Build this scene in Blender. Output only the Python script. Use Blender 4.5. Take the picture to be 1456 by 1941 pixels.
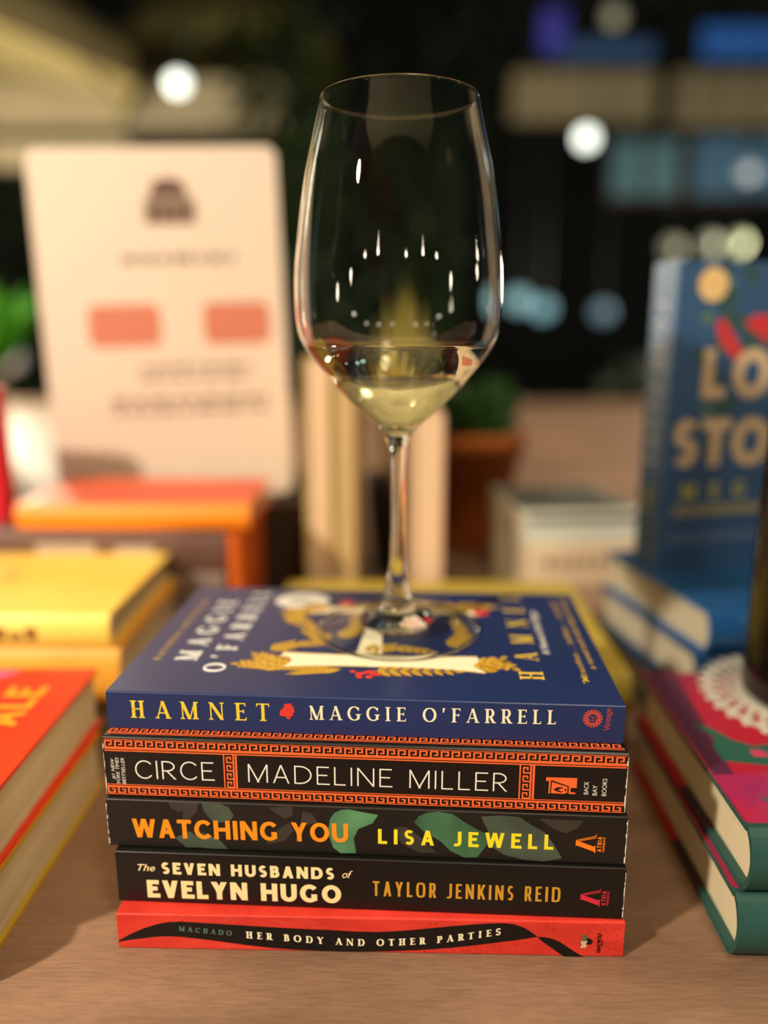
import bpy, math, random
from mathutils import Vector, Matrix
for o in list(bpy.data.objects):
    bpy.data.objects.remove(o, do_unlink=True)
S = bpy.context.scene
COL = S.collection
PI = math.pi
def lin(c):
    c = c / 255.0
    return c / 12.92 if c <= 0.04045 else ((c + 0.055) / 1.055) ** 2.4
def rgb(r, g, b): return (lin(r), lin(g), lin(b), 1.0)

# ------------------------------------------------------------------ camera
cam = bpy.data.cameras.new('camera')
camo = bpy.data.objects.new('camera', cam); COL.objects.link(camo)
camo.location = (0, -0.283, 0.2565)
camo.rotation_euler = (math.radians(90 - 13.1), 0, 0)
cam.sensor_fit = 'VERTICAL'; cam.sensor_height = 36.0
cam.lens = 36.0 * 1500 / 1941
cam.clip_start = 0.01; cam.clip_end = 60
cam.dof.use_dof = True
cam.dof.focus_distance = 0.323
cam.dof.aperture_fstop = 1.85
S.camera = camo
S.view_settings.view_transform = 'Standard'; S.view_settings.look = 'None'
S.view_settings.exposure = 0.0; S.view_settings.gamma = 1.0
S.view_settings.use_curve_mapping = False
# ------------------------------------------------------------------ night sky and lamps
W = bpy.data.worlds.new('night'); S.world = W; W.use_nodes = True
W.node_tree.nodes['Background'].inputs[0].default_value = (0.55, 0.56, 0.45, 1)
W.node_tree.nodes['Background'].inputs[1].default_value = 0.018
def lamp(name, kind, loc, power, color, size=0.05, aim=None, spot=None, blend=0.4):
    l = bpy.data.lights.new(name, kind); l.energy = power; l.color = color
    if kind == 'AREA': l.shape = 'DISK'; l.size = size
    else: l.shadow_soft_size = size
    if kind == 'SPOT': l.spot_size = math.radians(spot); l.spot_blend = blend
    o = bpy.data.objects.new(name, l); COL.objects.link(o); o.location = loc
    if aim is not None:
        o.rotation_euler = (Vector(aim) - Vector(loc)).to_track_quat('-Z', 'Y').to_euler()
    return o
WARM = (1.0, 0.80, 0.56)
lamp('table_lamp_light', 'POINT', (-0.98, -0.72, 0.98), 118, (1.0, 0.86, 0.68), 0.045)
lamp('overhead_light', 'POINT', (0.35, -0.75, 1.75), 34, (1.0, 0.87, 0.70), 0.12)
lamp('table_pool_light', 'SPOT', (0.75, 1.55, 1.9), 100, (1.0, 0.84, 0.60), 0.12, (0.75, 1.5, 0), 75, 0.7)
lamp('added_canopy_light', 'POINT', (-1.55, 2.7, 0.62), 120, (1.0, 0.86, 0.60), 0.15)  # unseen point light added to brighten the umbrella canvas and boards
lamp('added_fascia_light', 'POINT', (1.75, 3.3, 0.55), 36, (1.0, 0.92, 0.70), 0.15)  # unseen point light added to brighten the fascia
for p in ((-1.435, -1.032, .499), (-1.065, -1.325, .775), (-.681, -1.528, .836), (.212, -1.668, .80), (.743, -1.511, .822), (1.138, -1.283, .756),
          (-1.697, -.593, .365), (1.506, -.962, .451), (1.79, .164, .681), (1.82, .094, .51)):      # lanterns hung round the terrace behind the camera
    lamp('lantern_light', 'POINT', p, 3.6, (1.0, 0.87, 0.66), 0.055)

# ------------------------------------------------------------------ materials
def mat(name, color, rough=0.5, spec=0.5, noise=0.0, nscale=40, color2=None, bump=0.0, bscale=200, coat=0.0, metal=0.0, stretch=None):
    m = bpy.data.materials.new(name); m.use_nodes = True
    nt = m.node_tree; b = nt.nodes['Principled BSDF']
    b.inputs['Base Color'].default_value = color
    b.inputs['Roughness'].default_value = rough
    b.inputs['Specular IOR Level'].default_value = spec
    b.inputs['Coat Weight'].default_value = coat
    b.inputs['Metallic'].default_value = metal
    tc = nt.nodes.new('ShaderNodeTexCoord'); src = tc.outputs['Object']
    if stretch:
        mp = nt.nodes.new('ShaderNodeMapping'); mp.inputs['Scale'].default_value = stretch
        nt.links.new(src, mp.inputs['Vector']); src = mp.outputs['Vector']
    if noise > 0 or color2:
        n = nt.nodes.new('ShaderNodeTexNoise'); n.inputs['Scale'].default_value = nscale; n.inputs['Detail'].default_value = 5
        r = nt.nodes.new('ShaderNodeValToRGB')
        c2 = color2 or tuple(c * (1 - noise) for c in color[:3]) + (1,)
        r.color_ramp.elements[0].color = c2; r.color_ramp.elements[0].position = 0.35
        r.color_ramp.elements[1].color = color; r.color_ramp.elements[1].position = 0.65
        nt.links.new(src, n.inputs['Vector'])
        nt.links.new(n.outputs['Fac'], r.inputs['Fac']); nt.links.new(r.outputs['Color'], b.inputs['Base Color'])
    if bump > 0:
        n2 = nt.nodes.new('ShaderNodeTexNoise'); n2.inputs['Scale'].default_value = bscale; n2.inputs['Detail'].default_value = 4
        bp = nt.nodes.new('ShaderNodeBump'); bp.inputs['Strength'].default_value = bump; bp.inputs['Distance'].default_value = 0.001
        nt.links.new(src, n2.inputs['Vector'])
        nt.links.new(n2.outputs['Fac'], bp.inputs['Height']); nt.links.new(bp.outputs['Normal'], b.inputs['Normal'])
    return m
def glow(name, color, strength):
    m = bpy.data.materials.new(name); m.use_nodes = True
    b = m.node_tree.nodes['Principled BSDF']
    b.inputs['Base Color'].default_value = color
    b.inputs['Emission Color'].default_value = color; b.inputs['Emission Strength'].default_value = strength
    return m
def pages_mat(name, c1, c2, freq=1500):
    """paper edges: fine sheets stacked along the book's thickness (local z)"""
    m = bpy.data.materials.new(name); m.use_nodes = True
    nt = m.node_tree; b = nt.nodes['Principled BSDF']; b.inputs['Roughness'].default_value = 0.85
    b.inputs['Specular IOR Level'].default_value = 0.2
    tc = nt.nodes.new('ShaderNodeTexCoord'); mp = nt.nodes.new('ShaderNodeMapping')
    mp.inputs['Scale'].default_value = (3, 3, freq)
    n = nt.nodes.new('ShaderNodeTexNoise'); n.inputs['Scale'].default_value = 1.0; n.inputs['Detail'].default_value = 3
    r = nt.nodes.new('ShaderNodeValToRGB')
    r.color_ramp.elements[0].color = c2; r.color_ramp.elements[0].position = 0.3
    r.color_ramp.elements[1].color = c1; r.color_ramp.elements[1].position = 0.65
    nt.links.new(tc.outputs['Object'], mp.inputs['Vector']); nt.links.new(mp.outputs['Vector'], n.inputs['Vector'])
    nt.links.new(n.outputs['Fac'], r.inputs['Fac']); nt.links.new(r.outputs['Color'], b.inputs['Base Color'])
    return m
PAGES = pages_mat('cream_pages', rgb(226, 212, 180), rgb(190, 174, 140))
PAGES_TAN = pages_mat('tan_pages', rgb(214, 188, 138), rgb(180, 150, 100))
PAGES_PINK = pages_mat('pale_pages', rgb(236, 206, 172), rgb(214, 180, 146))
PAGES_GREY = pages_mat('grey_pages', rgb(205, 196, 170), rgb(165, 156, 132))

# ------------------------------------------------------------------ object helpers
def mesh(name, verts, faces, mats, parent=None, mi=None, smooth=False):
    me = bpy.data.meshes.new(name); me.from_pydata([tuple(v) for v in verts], [], faces)
    if not isinstance(mats, (list, tuple)): mats = [mats]
    for m in mats: me.materials.append(m)
    if mi:
        for p, k in zip(me.polygons, mi): p.material_index = k
    if smooth:
        for p in me.polygons: p.use_smooth = True
    me.update()
    o = bpy.data.objects.new(name, me); COL.objects.link(o)
    if parent is not None: o.parent = parent
    return o
def tag(o, label, cat, group=None):
    o['label'] = label; o['category'] = cat
    if group: o['group'] = group
    return o
def structure(o): o['kind'] = 'structure'; return o
def thing(name, label, cat, loc=(0, 0, 0), yaw=0.0, group=None, axes=None):
    o = bpy.data.objects.new(name, None); COL.objects.link(o); o.empty_display_size = 0.02
    o.location = loc; o.rotation_euler = (0, 0, yaw)
    if axes is not None:
        M = Matrix.Identity(4)
        for j, a in enumerate(axes):
            for i in range(3): M[i][j] = a[i]
        for i in range(3): M[i][3] = loc[i]
        o.matrix_world = M
    return tag(o, label, cat, group)
class MB:
    def __init__(s): s.v = []; s.f = []; s.m = []
    def poly(s, pts, k=0):
        n = len(s.v); s.v += [tuple(p) for p in pts]; s.f.append(list(range(n, n + len(pts)))); s.m.append(k)
    def box(s, x0, x1, y0, y1, z0, z1, k=0):
        n = len(s.v)
        s.v += [(x, y, z) for z in (z0, z1) for (x, y) in ((x0, y0), (x1, y0), (x1, y1), (x0, y1))]
        for q in ((3, 2, 1, 0), (4, 5, 6, 7), (0, 1, 5, 4), (1, 2, 6, 5), (2, 3, 7, 6), (3, 0, 4, 7)):
            s.f.append([n + i for i in q]); s.m.append(k)
    def tube(s, pts, r0, r1=None, seg=8, k=0):
        r1 = r0 if r1 is None else r1; n = len(s.v); N = len(pts)
        for i, p in enumerate(pts):
            p = Vector(p); a = Vector(pts[max(i - 1, 0)]); b = Vector(pts[min(i + 1, N - 1)]); t = (b - a).normalized()
            u = t.orthogonal().normalized(); w = t.cross(u); r = r0 + (r1 - r0) * i / max(1, N - 1)
            for j in range(seg):
                c = 2 * PI * j / seg; s.v.append(tuple(p + r * (math.cos(c) * u + math.sin(c) * w)))
        for i in range(N - 1):
            for j in range(seg):
                a = n + i * seg + j; b = n + i * seg + (j + 1) % seg
                s.f.append([a, b, b + seg, a + seg]); s.m.append(k)
        s.f.append([n + j for j in range(seg)][::-1]); s.m.append(k)
        s.f.append([n + (N - 1) * seg + j for j in range(seg)]); s.m.append(k)
    def lathe(s, prof, seg=48, c=(0, 0), k=0):
        n = len(s.v)
        for (r, z) in prof:
            for j in range(seg):
                a = 2 * PI * j / seg; s.v.append((c[0] + r * math.cos(a), c[1] + r * math.sin(a), z))
        for i in range(len(prof) - 1):
            for j in range(seg):
                a = n + i * seg + j; b = n + i * seg + (j + 1) % seg
                s.f.append([a, b, b + seg, a + seg]); s.m.append(k)
    def build(s, name, mats, parent=None, smooth=False): return mesh(name, s.v, s.f, mats, parent, s.m, smooth)

# ------------------------------------------------------------------ drawn lettering
def clip_y(poly, lo, hi):
    for sgn, lim in ((1, lo), (-1, -hi)):
        out = []
        for i in range(len(poly)):
            a, b = poly[i], poly[(i + 1) % len(poly)]
            da, db = sgn * a[1] - lim, sgn * b[1] - lim
            if da >= 0: out.append(a)
            if (da >= 0) != (db >= 0):
                t = da / (da - db); out.append((a[0] + t * (b[0] - a[0]), a[1] + t * (b[1] - a[1])))
        poly = out
        if len(poly) < 3: return None
    return poly
class Glyph:
    def __init__(s, st): s.P = []; s.st = st; s.v = st['v']; s.h = st['h']; s.sf = st.get('serif', 0); s.t = st.get('st', s.h)
    def add(s, p, lo=0.0, hi=1.0):
        q = clip_y(p, lo, hi)
        if q: s.P.append(q)
    def rect(s, x0, x1, y0, y1): s.P.append([(x0, y0), (x1, y0), (x1, y1), (x0, y1)])
    def foot(s, x, w, top=False, l=1, r=1):
        if not s.sf: return
        f = s.sf; t = s.t; a = x - w / 2 - f * l; b = x + w / 2 + f * r
        if top:
            s.rect(a, b, 1 - t, 1)
            s.P.append([(x - w / 2, 1 - t - f * .6), (x - w / 2, 1 - t), (x - w / 2 - f * .6 * l, 1 - t)][::1])
            s.P.append([(x + w / 2, 1 - t - f * .6), (x + w / 2 + f * .6 * r, 1 - t), (x + w / 2, 1 - t)])
        else:
            s.rect(a, b, 0, t)
            s.P.append([(x - w / 2, t), (x - w / 2, t + f * .6), (x - w / 2 - f * .6 * l, t)])
            s.P.append([(x + w / 2, t), (x + w / 2 + f * .6 * r, t), (x + w / 2, t + f * .6)])
    def stem(s, x, y0=0, y1=1, w=None, b=True, tp=True):
        w = w or s.v; s.rect(x - w / 2, x + w / 2, y0, y1)
        if b and y0 == 0: s.foot(x, w)
        if tp and y1 == 1: s.foot(x, w, True)
    def bar(s, x0, x1, y, h=None, beak=0):
        h = h or s.h; s.rect(x0, x1, y - h / 2, y + h / 2)
        if s.sf and beak:
            f = s.sf
            if beak & 1: s.P.append([(x1 - f * .9, y + h / 2), (x1, y + h / 2), (x1 + f * .15, y + h / 2 + f * 1.5), (x1 - f * .25, y + h / 2 + f * 1.5)][::1])
            if beak & 2: s.P.append([(x1 - f * .9, y - h / 2), (x1 - f * .25, y - h / 2 - f * 1.5), (x1 + f * .15, y - h / 2 - f * 1.5), (x1, y - h / 2)])
            if beak & 4: s.P.append([(x0 + f * .9, y - h / 2), (x0, y - h / 2), (x0 - f * .15, y - h / 2 - f * 1.5), (x0 + f * .25, y - h / 2 - f * 1.5)])
    def line(s, x0, y0, x1, y1, w, lo=0.0, hi=1.0, ext=1.0):
        d = Vector((x1 - x0, y1 - y0)); L = d.length; d /= L; n = Vector((-d.y, d.x))
        wn = w * 0.5; a = Vector((x0, y0)) - d * w * ext; b = Vector((x1, y1)) + d * w * ext
        s.add([tuple(a + n * wn), tuple(a - n * wn), tuple(b - n * wn), tuple(b + n * wn)], lo, hi)
    def arc(s, cx, cy, rx, ry, a0, a1, n=None, taper=0):
        e = s.st.get('sq', 2.0); n = n or max(6, int(abs(a1 - a0) / 9)); pts = []
        for i in range(n + 1):
            a = math.radians(a0 + (a1 - a0) * i / n); c, q = math.cos(a), math.sin(a)
            pts.append(Vector((cx + rx * math.copysign(abs(c) ** (2 / e), c), cy + ry * math.copysign(abs(q) ** (2 / e), q))))
        s.path(pts)
    def path(s, pts):
        pts = [Vector(p) for p in pts]; L, R = [], []
        closed = (pts[0] - pts[-1]).length < 1e-6
        for i, p in enumerate(pts):
            a = pts[i - 1] if i else (pts[-2] if closed else pts[0]); b = pts[i + 1] if i < len(pts) - 1 else (pts[1] if closed else pts[-1])
            t = (b - a).normalized(); w = s.h + (s.v - s.h) * abs(t.y) ** 1.3; n = Vector((-t.y, t.x)) * w / 2
            L.append(tuple(p + n)); R.append(tuple(p - n))
        for i in range(len(pts) - 1): s.P.append([L[i], R[i], R[i + 1], L[i + 1]])
def glyph(ch, st):
    g = Glyph(st); v, h, k = g.v, g.h, st.get('wd', 1.0); sf = bool(g.sf); x0 = v / 2
    th = h if sf else v                      # thin diagonal of a serif face
    def R(w): return w * k
    if ch == ' ': return [], R(.34)
    if ch == "'": g.P.append([(0, 1), (.02, .68), (v * .5, .68), (v, 1)]); return g.P, v * 1.1
    if ch == '.': g.rect(0, v, 0, v); return g.P, v * 1.2
    if ch == 'I':
        o = g.sf; g.stem(x0 + o); return g.P, v + 2 * o
    if ch == 'A':
        w = R(.78); m = w / 2; o = v * .55
        g.line(o, 0, m, 1, th); g.line(m, 1, w - o, 0, v); g.bar(w * .24, w * .78, .32)
        if sf: g.foot(o, th * .8); g.foot(w - o, v * .8)
        return g.P, w
    if ch in 'VY':
        w = R(.76); m = w / 2; o = v * .55
        if ch == 'V':
            g.line(o, 1, m, 0, v); g.line(m, 0, w - o, 1, th)
        else:
            g.line(o, 1, m, .45, v, lo=.40, ext=.8); g.line(m, .45, w - o, 1, th, lo=.40, ext=.8); g.stem(m, 0, .5)
        if sf: g.foot(o, v * .8, True); g.foot(w - o, th * .8, True)
        return g.P, w
    if ch == 'W':
        w = R(1.12); o = v * .5
        for (a, b, c, d, t) in ((o, 1, w * .28, 0, v), (w * .28, 0, w * .5, 1, th), (w * .5, 1, w * .72, 0, v), (w * .72, 0, w - o, 1, th)): g.line(a, b, c, d, t)
        if sf: g.foot(o, v * .8, True); g.foot(w - o, th * .8, True)
        return g.P, w
    if ch == 'M':
        w = R(.94); o = g.sf * .8
        g.stem(o + th / 2, w=th, tp=False); g.stem(w - o - v / 2, tp=False)
        g.line(o + th / 2 + (0 if sf else 0), 1, w / 2, .0 if sf else .06, v); g.line(w / 2, .0 if sf else .06, w - o - v / 2, 1, th)
        if sf: g.foot(o + th / 2, th, True, 1, 0); g.foot(w - o - v / 2, v, True, 0, 1)
        return g.P, w
    if ch == 'N':
        w = R(.80); o = g.sf * .8
        g.stem(o + th / 2, w=th, tp=False); g.stem(w - o - th / 2, w=th, b=False)
        g.line(o + th / 2, 1, w - o - th / 2, 0, v)
        if sf: g.foot(o + th / 2, th, True, 1, 0)
        return g.P, w
    if ch == 'H':
        w = R(.78); o = g.sf
        g.stem(o + x0); g.stem(w - o - x0); g.bar(o, w - o, .52); return g.P, w
    if ch in 'EF':
        w = R(.58); o = g.sf
        g.stem(o + x0, b=(ch == 'F')); g.bar(o, w, 1 - h / 2, beak=2); g.bar(o, w * .86, .52, beak=0)
        if sf: g.foot(o + x0, v, False, 1, 0); g.rect(w * .86 - h, w * .86, .42, .62)
        if ch == 'E': g.bar(o, w + R(.03), h / 2, beak=1)
        return g.P, w
    if ch == 'L':
        w = R(.54); o = g.sf; g.stem(o + x0, b=False)
        if sf: g.foot(o + x0, v, False, 1, 0)
        g.bar(o, w, h / 2, beak=1); return g.P, w
    if ch == 'T':
        w = R(.68); g.stem(w / 2, tp=False); g.bar(0, w, 1 - h / 2, beak=6); return g.P, w
    if ch in 'OCGQ':
        w = R(.90 if ch in 'OQ' else .80); rx, ry = (R(.90) - v) / 2, .5 - h / 2 + .008; cx = R(.90) / 2
        if ch == 'O': g.arc(cx, .5, rx, ry, 0, 360); return g.P, w
        a = 40 if st.get('sq', 2) < 2.5 else 25
        g.arc(cx, .5, rx, ry, a, 360 - a)
        ex, ey = cx + rx * math.cos(math.radians(a)), ry * math.sin(math.radians(a))
        if sf: g.P.append([(ex - h * .6, .5 + ey - .02), (ex + h * .3, .5 + ey - .14), (ex + h * .8, .5 + ey + .12), (ex, .5 + ey + .12)])
        if ch == 'G':
            gx = min(ex + v * .2, w - v / 2)
            g.rect(gx - v / 2, gx + v / 2, .10, .46)
            if sf: g.rect(gx - v / 2 - g.sf, gx + v / 2 + g.sf, .46 - h, .46)
            else: g.rect(cx + rx * .25, gx + v / 2, .46 - h, .46)
            return g.P, w + v * .3
        return g.P, w
    if ch == 'D':
        w = R(.82); o = g.sf; g.stem(o + x0, b=False, tp=False)
        if sf: g.foot(o + x0, v, False, 1, 0); g.foot(o + x0, v, True, 1, 0)
        c = o + v + (w - o - v) * .25; g.bar(o, c, h / 2); g.bar(o, c, 1 - h / 2)
        g.arc(c, .5, w - v / 2 - c, .5 - h / 2, 90, -90); return g.P, w
    if ch in 'BPR':
        w = R(.62); o = g.sf; mid = .52 if ch == 'B' else .46; g.stem(o + x0, b=(ch != 'B'), tp=False)
        if sf: g.foot(o + x0, v, True, 1, 0)
        if sf and ch == 'B': g.foot(o + x0, v, False, 1, 0)
        c = o + v + (w - o - v) * .3; ry = (1 - mid) / 2 - h / 4
        g.bar(o, c, 1 - h / 2); g.bar(o, c, mid)
        g.arc(c, (1 - h / 2 + mid) / 2, w - v / 2 - c - (R(.02) if ch == 'B' else 0), (1 - h / 2 - mid) / 2, 90, -90, 12)
        if ch == 'B':
            g.bar(o, c, h / 2); g.arc(c, (mid + h / 2) / 2, w - v / 2 - c + R(.03), (mid - h / 2) / 2, 90, -90, 12); return g.P, w + R(.03)
        if ch == 'R':
            g.line(c, mid, w + R(.02) - v * .3, 0, v, hi=mid + h / 2)
            if sf: g.foot(w + R(.02) - v * .2, v * .7, False, .2, 1)
            return g.P, w + R(.04)
        return g.P, w
    if ch == 'U':
        w = R(.76); o = g.sf * .8; rx = (w - 2 * o - v) / 2
        g.stem(o + x0, .38, 1); g.stem(w - o - x0, .38, 1, b=False); g.arc(w / 2, .38, rx, .38 - h / 2 + .005, 180, 360); return g.P, w
    if ch == 'J':
        w = R(.46); g.stem(w - x0 - g.sf, .28, 1); g.arc(w - x0 - g.sf - R(.19), .28, R(.19), .28 - h / 2, 0, -130); return g.P, w
    if ch == 'K':
        w = R(.70); o = g.sf; g.stem(o + x0); g.line(o + v, .42, w - v * .4, 1, th); g.line(o + v + R(.10), .50, w - v * .3, 0, v, hi=.75)
        if sf: g.foot(w - v * .4, v * .7); g.foot(w - v * .5, th, True)
        return g.P, w
    if ch == 'S':
        w = R(.58); e = st.get('sq', 2.0); rx = (w - v) / 2; ry = .25 - h / 4; cx = w / 2; pts = []
        for i in range(16):
            a = math.radians(35 + (270 - 35) * i / 15); pts.append((cx + rx * math.cos(a), 1 - h / 2 - ry + ry * math.sin(a)))
        for i in range(16):
            a = math.radians(90 - (270 - 35) * i / 15); pts.append((cx + rx * math.cos(a), h / 2 + ry + ry * math.sin(a)))
        g2 = Glyph(dict(st, v=v * .9, h=(h * 1.35 if sf else h))); g2.path(pts[:15] + pts[17:]); g.P += g2.P
        if sf:
            g.P.append([(w - v * .9, .80), (w - v * .3, .72), (w - v * .2, .98), (w - v * .5, .98)])
            g.P.append([(v * .2, .02), (v * .5, .02), (v * .9, .2), (v * .3, .28)])
        return g.P, w
    if ch == 'X':
        w = R(.7); g.line(v * .5, 1, w - v * .5, 0, v); g.line(v * .5, 0, w - v * .5, 1, th); return g.P, w
    if ch == '#':
        return g.P, R(.6)
    return g.P, R(.5)
def layout(text, st, size, width=None, track=0.12, slant=0.0):
    items, x = [], 0.0; adv = []
    for ch in text:
        P, w = glyph(ch, st); items.append(P); adv.append(w)
    n = len(text); nat = sum(adv)
    if width is not None and n > 1: track = (width / size - nat) / (n - 1)
    polys = []
    for P, w in zip(items, adv):
        for p in P: polys.append([((q[0] + x + slant * q[1]) * size, q[1] * size) for q in p])
        x += w + track
    return polys
def font_polys(text, size, width=None, shear=0.0, bold=0.0):
    """small running text with the built-in face, as flat polygons"""
    cu = bpy.data.curves.new('lettering', 'FONT'); cu.body = text; cu.size = size; cu.shear = shear; cu.offset = bold * size
    ob = bpy.data.objects.new('lettering', cu); COL.objects.link(ob)
    dg = bpy.context.evaluated_depsgraph_get(); dg.update()
    me = bpy.data.meshes.new_from_object(ob.evaluated_get(dg))
    vs = [(v.co.x, v.co.y) for v in me.vertices]; fs = [list(p.vertices) for p in me.polygons]
    bpy.data.objects.remove(ob); bpy.data.curves.remove(cu); bpy.data.meshes.remove(me)
    if not vs: return []
    x0 = min(v[0] for v in vs); x1 = max(v[0] for v in vs); k = 1.0
    if width: k = width / max(1e-9, x1 - x0)
    return [[((vs[i][0] - x0) * k, vs[i][1] * (k if width and not size else 1)) for i in f] for f in fs]
SERIF = dict(v=.168, h=.066, serif=.085, st=.05)
SERIFB = dict(v=.235, h=.095, serif=.085, st=.085, wd=1.08)
THIN = dict(v=.072, h=.068, wd=1.06)
BOLD = dict(v=.215, h=.195, wd=1.0)
HEAVY = dict(v=.27, h=.235, wd=1.06)
COND = dict(v=.145, h=.125, wd=.60, sq=3.4)
ROUND = dict(v=.25, h=.23, wd=1.0)

class Frame:
    """a printed face: origin, right, up and outward normal in the book's own space"""
    def __init__(s, O, U, V, N, eps=0.00006): s.O, s.U, s.V, s.N, s.eps = Vector(O), Vector(U), Vector(V), Vector(N), eps
    def at(s, u, v, layer=1): return s.O + s.U * u + s.V * v + s.N * (s.eps * layer)
    def rot(s, u, v):   # a frame turned a quarter left, for lettering that reads upwards
        return Frame(s.O + s.U * u + s.V * v, s.V, -s.U, s.N, s.eps)
def stamp(mb, fr, polys, layer=1, du=0.0, dv=0.0, k=0, warp=None, ang=0.0):
    ca, sa = math.cos(ang), math.sin(ang)
    for p in polys:
        q = []
        for (a, b) in p:
            if warp: b = b + warp(a)
            q.append(fr.at(du + a * ca - b * sa, dv + a * sa + b * ca, layer))
        mb.poly([c + fr.N * (2.5e-6 * (len(mb.f) % 14)) for c in q], k)
def ellipse(cx, cy, rx, ry, n=28, a0=0, a1=360):
    return [(cx + rx * math.cos(math.radians(a0 + (a1 - a0) * i / n)), cy + ry * math.sin(math.radians(a0 + (a1 - a0) * i / n))) for i in range(n if a1 - a0 == 360 else n + 1)]
class Spine:
    """print layout of a spine measured as a fraction of its four corners"""
    def __init__(s, tl, tr, br, bl, L, T): s.c = (tl, tr, br, bl); s.L, s.T = L, T; s.fr = Frame((0, 0, 0), (1, 0, 0), (0, 0, 1), (0, -1, 0))
    def uv(s, x, y):
        tl, tr, br, bl = s.c; t = .5
        for _ in range(4):
            xl = tl[0] + (bl[0] - tl[0]) * t; xr = tr[0] + (br[0] - tr[0]) * t; u = (x - xl) / (xr - xl)
            yt = tl[1] + (tr[1] - tl[1]) * u; yb = bl[1] + (br[1] - bl[1]) * u; t = (y - yt) / (yb - yt)
        return u * s.L, (1 - t) * s.T
    def poly(s, pts): return [s.uv(*p) for p in pts]
    def text(s, mb, text, st, x0, y0, x1, y1, cap, layer=1, slant=0.0):
        a = Vector(s.uv(x0, y0)); b = Vector(s.uv(x1, y1)); size = abs(s.uv(x0, y0 - cap)[1] - a[1])
        stamp(mb, s.fr, layout(text, st, size, (b - a).length, slant=slant), layer, a[0], a[1], ang=math.atan2(b[1] - a[1], b[0] - a[0]))

# ------------------------------------------------------------------ book builders (x along the spine, y spine to fore-edge, z thickness)
def extrude_profile(name, outer, t, x0, x1, mats, parent, smooth=False, mfun=None):
    """a bent sheet: outer outline in (y,z) from one free edge to the other, t thick, swept along x"""
    n = len(outer); inner = []
    for i in range(n):
        a = Vector(outer[max(i - 1, 0)]); b = Vector(outer[min(i + 1, n - 1)]); d = (b - a).normalized()
        q = Vector(outer[i]) + Vector((d.y, -d.x)) * t
        inner.append((q.x, q.y))
    V = []
    for x in (x0, x1):
        V += [(x, p[0], p[1]) for p in outer] + [(x, p[0], p[1]) for p in inner]
    F = []; k = 2 * n; mi = []
    for i in range(n - 1):
        F.append([i, i + 1, k + i + 1, k + i]); mi.append(0 if not mfun else mfun(i))
        F.append([n + i, k + n + i, k + n + i + 1, n + i + 1]); mi.append(len(mats) - 1 if isinstance(mats, list) and mfun else 0)
        F.append([i, n + i, n + i + 1, i + 1]); mi.append(0 if not mfun else mfun(i))
        F.append([k + i, k + i + 1, k + n + i + 1, k + n + i]); mi.append(0 if not mfun else mfun(i))
    F.append([0, k, k + n, n]); mi.append(0); F.append([n - 1, 2 * n - 1, k + 2 * n - 1, k + n - 1]); mi.append(0)
    return mesh(name, V, F, mats, parent, mi, smooth)
def paperback(name, label, loc, yaw, L, D, T, cov, pages=None, group=None, axes=None, r=0.0008):
    b = thing(name, label, 'book', loc, yaw, group, axes)
    out = [(D, 0), (r * 6, 0)] + [(r - r * math.sin(a), r - r * math.cos(a)) for a in (0, PI / 6, PI / 3, PI / 2)] + \
          [(r - r * math.cos(a), T - r + r * math.sin(a)) for a in (0, PI / 6, PI / 3, PI / 2)] + [(r * 6, T), (D, T)]
    extrude_profile('cover', out, 0.0004, 0, L, cov, b)
    m = MB(); m.box(.0006, L - .0006, .0006, D - .0005, .00045, T - .00045)
    m.build('page_block', pages or PAGES, b)
    return b
def hardcover(name, label, loc, yaw, L, D, T, cov, pages=None, group=None, axes=None, over=0.003, bulge=0.004, bt=0.0022, spine_mat=None):
    b = thing(name, label, 'book', loc, yaw, group, axes)
    arc = [(bulge - bulge * math.sin(PI * i / 12) ** .7, T * i / 12) for i in range(13)]
    out = [(D, 0), (D * .5, 0), (bulge + .004, 0)] + [(y, z) for y, z in arc] + [(bulge + .004, T), (D * .5, T), (D, T)]
    mats = [cov] if spine_mat is None else [cov, spine_mat, cov]
    extrude_profile('cover', out, bt, 0, L, mats, b, False, None if spine_mat is None else (lambda i: 1 if 2 <= i <= 15 else 0))
    P = [(D - over, bt)] + [(bulge + bt + .0006 - bulge * .8 * math.sin(PI * i / 10) ** .7 + .0004, bt + (T - 2 * bt) * i / 10) for i in range(11)] + [(D - over, T - bt)]
    n = len(P); V = [(x, p[0], p[1]) for x in (over, L - over) for p in P]
    F = [[i, (i + 1) % n, n + (i + 1) % n, n + i][::-1] for i in range(n)] + [list(range(n)), [n + i for i in range(n)][::-1]]
    mesh('page_block', V, F, pages or PAGES, b)
    return b
def rad(d): return math.radians(d)

# ================================================================== SETTING
MT = mat('table_wood', rgb(160, 127, 104), 0.5, 0.4, nscale=7, color2=rgb(122, 94, 74), bump=0.25, bscale=260, stretch=(1, 2.5, 1))
nt = MT.node_tree; bs = nt.nodes['Principled BSDF']      # fine specks and worn scratches in the top
old = bs.inputs['Base Color'].links[0].from_socket
tc = nt.nodes.new('ShaderNodeTexCoord'); mp = nt.nodes.new('ShaderNodeMapping'); mp.inputs['Scale'].default_value = (90, 900, 1)
n1 = nt.nodes.new('ShaderNodeTexNoise'); n1.inputs['Scale'].default_value = 1.0; n1.inputs['Detail'].default_value = 6
r1 = nt.nodes.new('ShaderNodeValToRGB'); r1.color_ramp.elements[0].position = 0.30; r1.color_ramp.elements[0].color = (.62, .60, .58, 1)
r1.color_ramp.elements[1].position = 0.62; r1.color_ramp.elements[1].color = (1.06, 1.04, 1.02, 1)
mx = nt.nodes.new('ShaderNodeMix'); mx.data_type = 'RGBA'; mx.blend_type = 'MULTIPLY'; mx.inputs[0].default_value = 0.55
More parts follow.
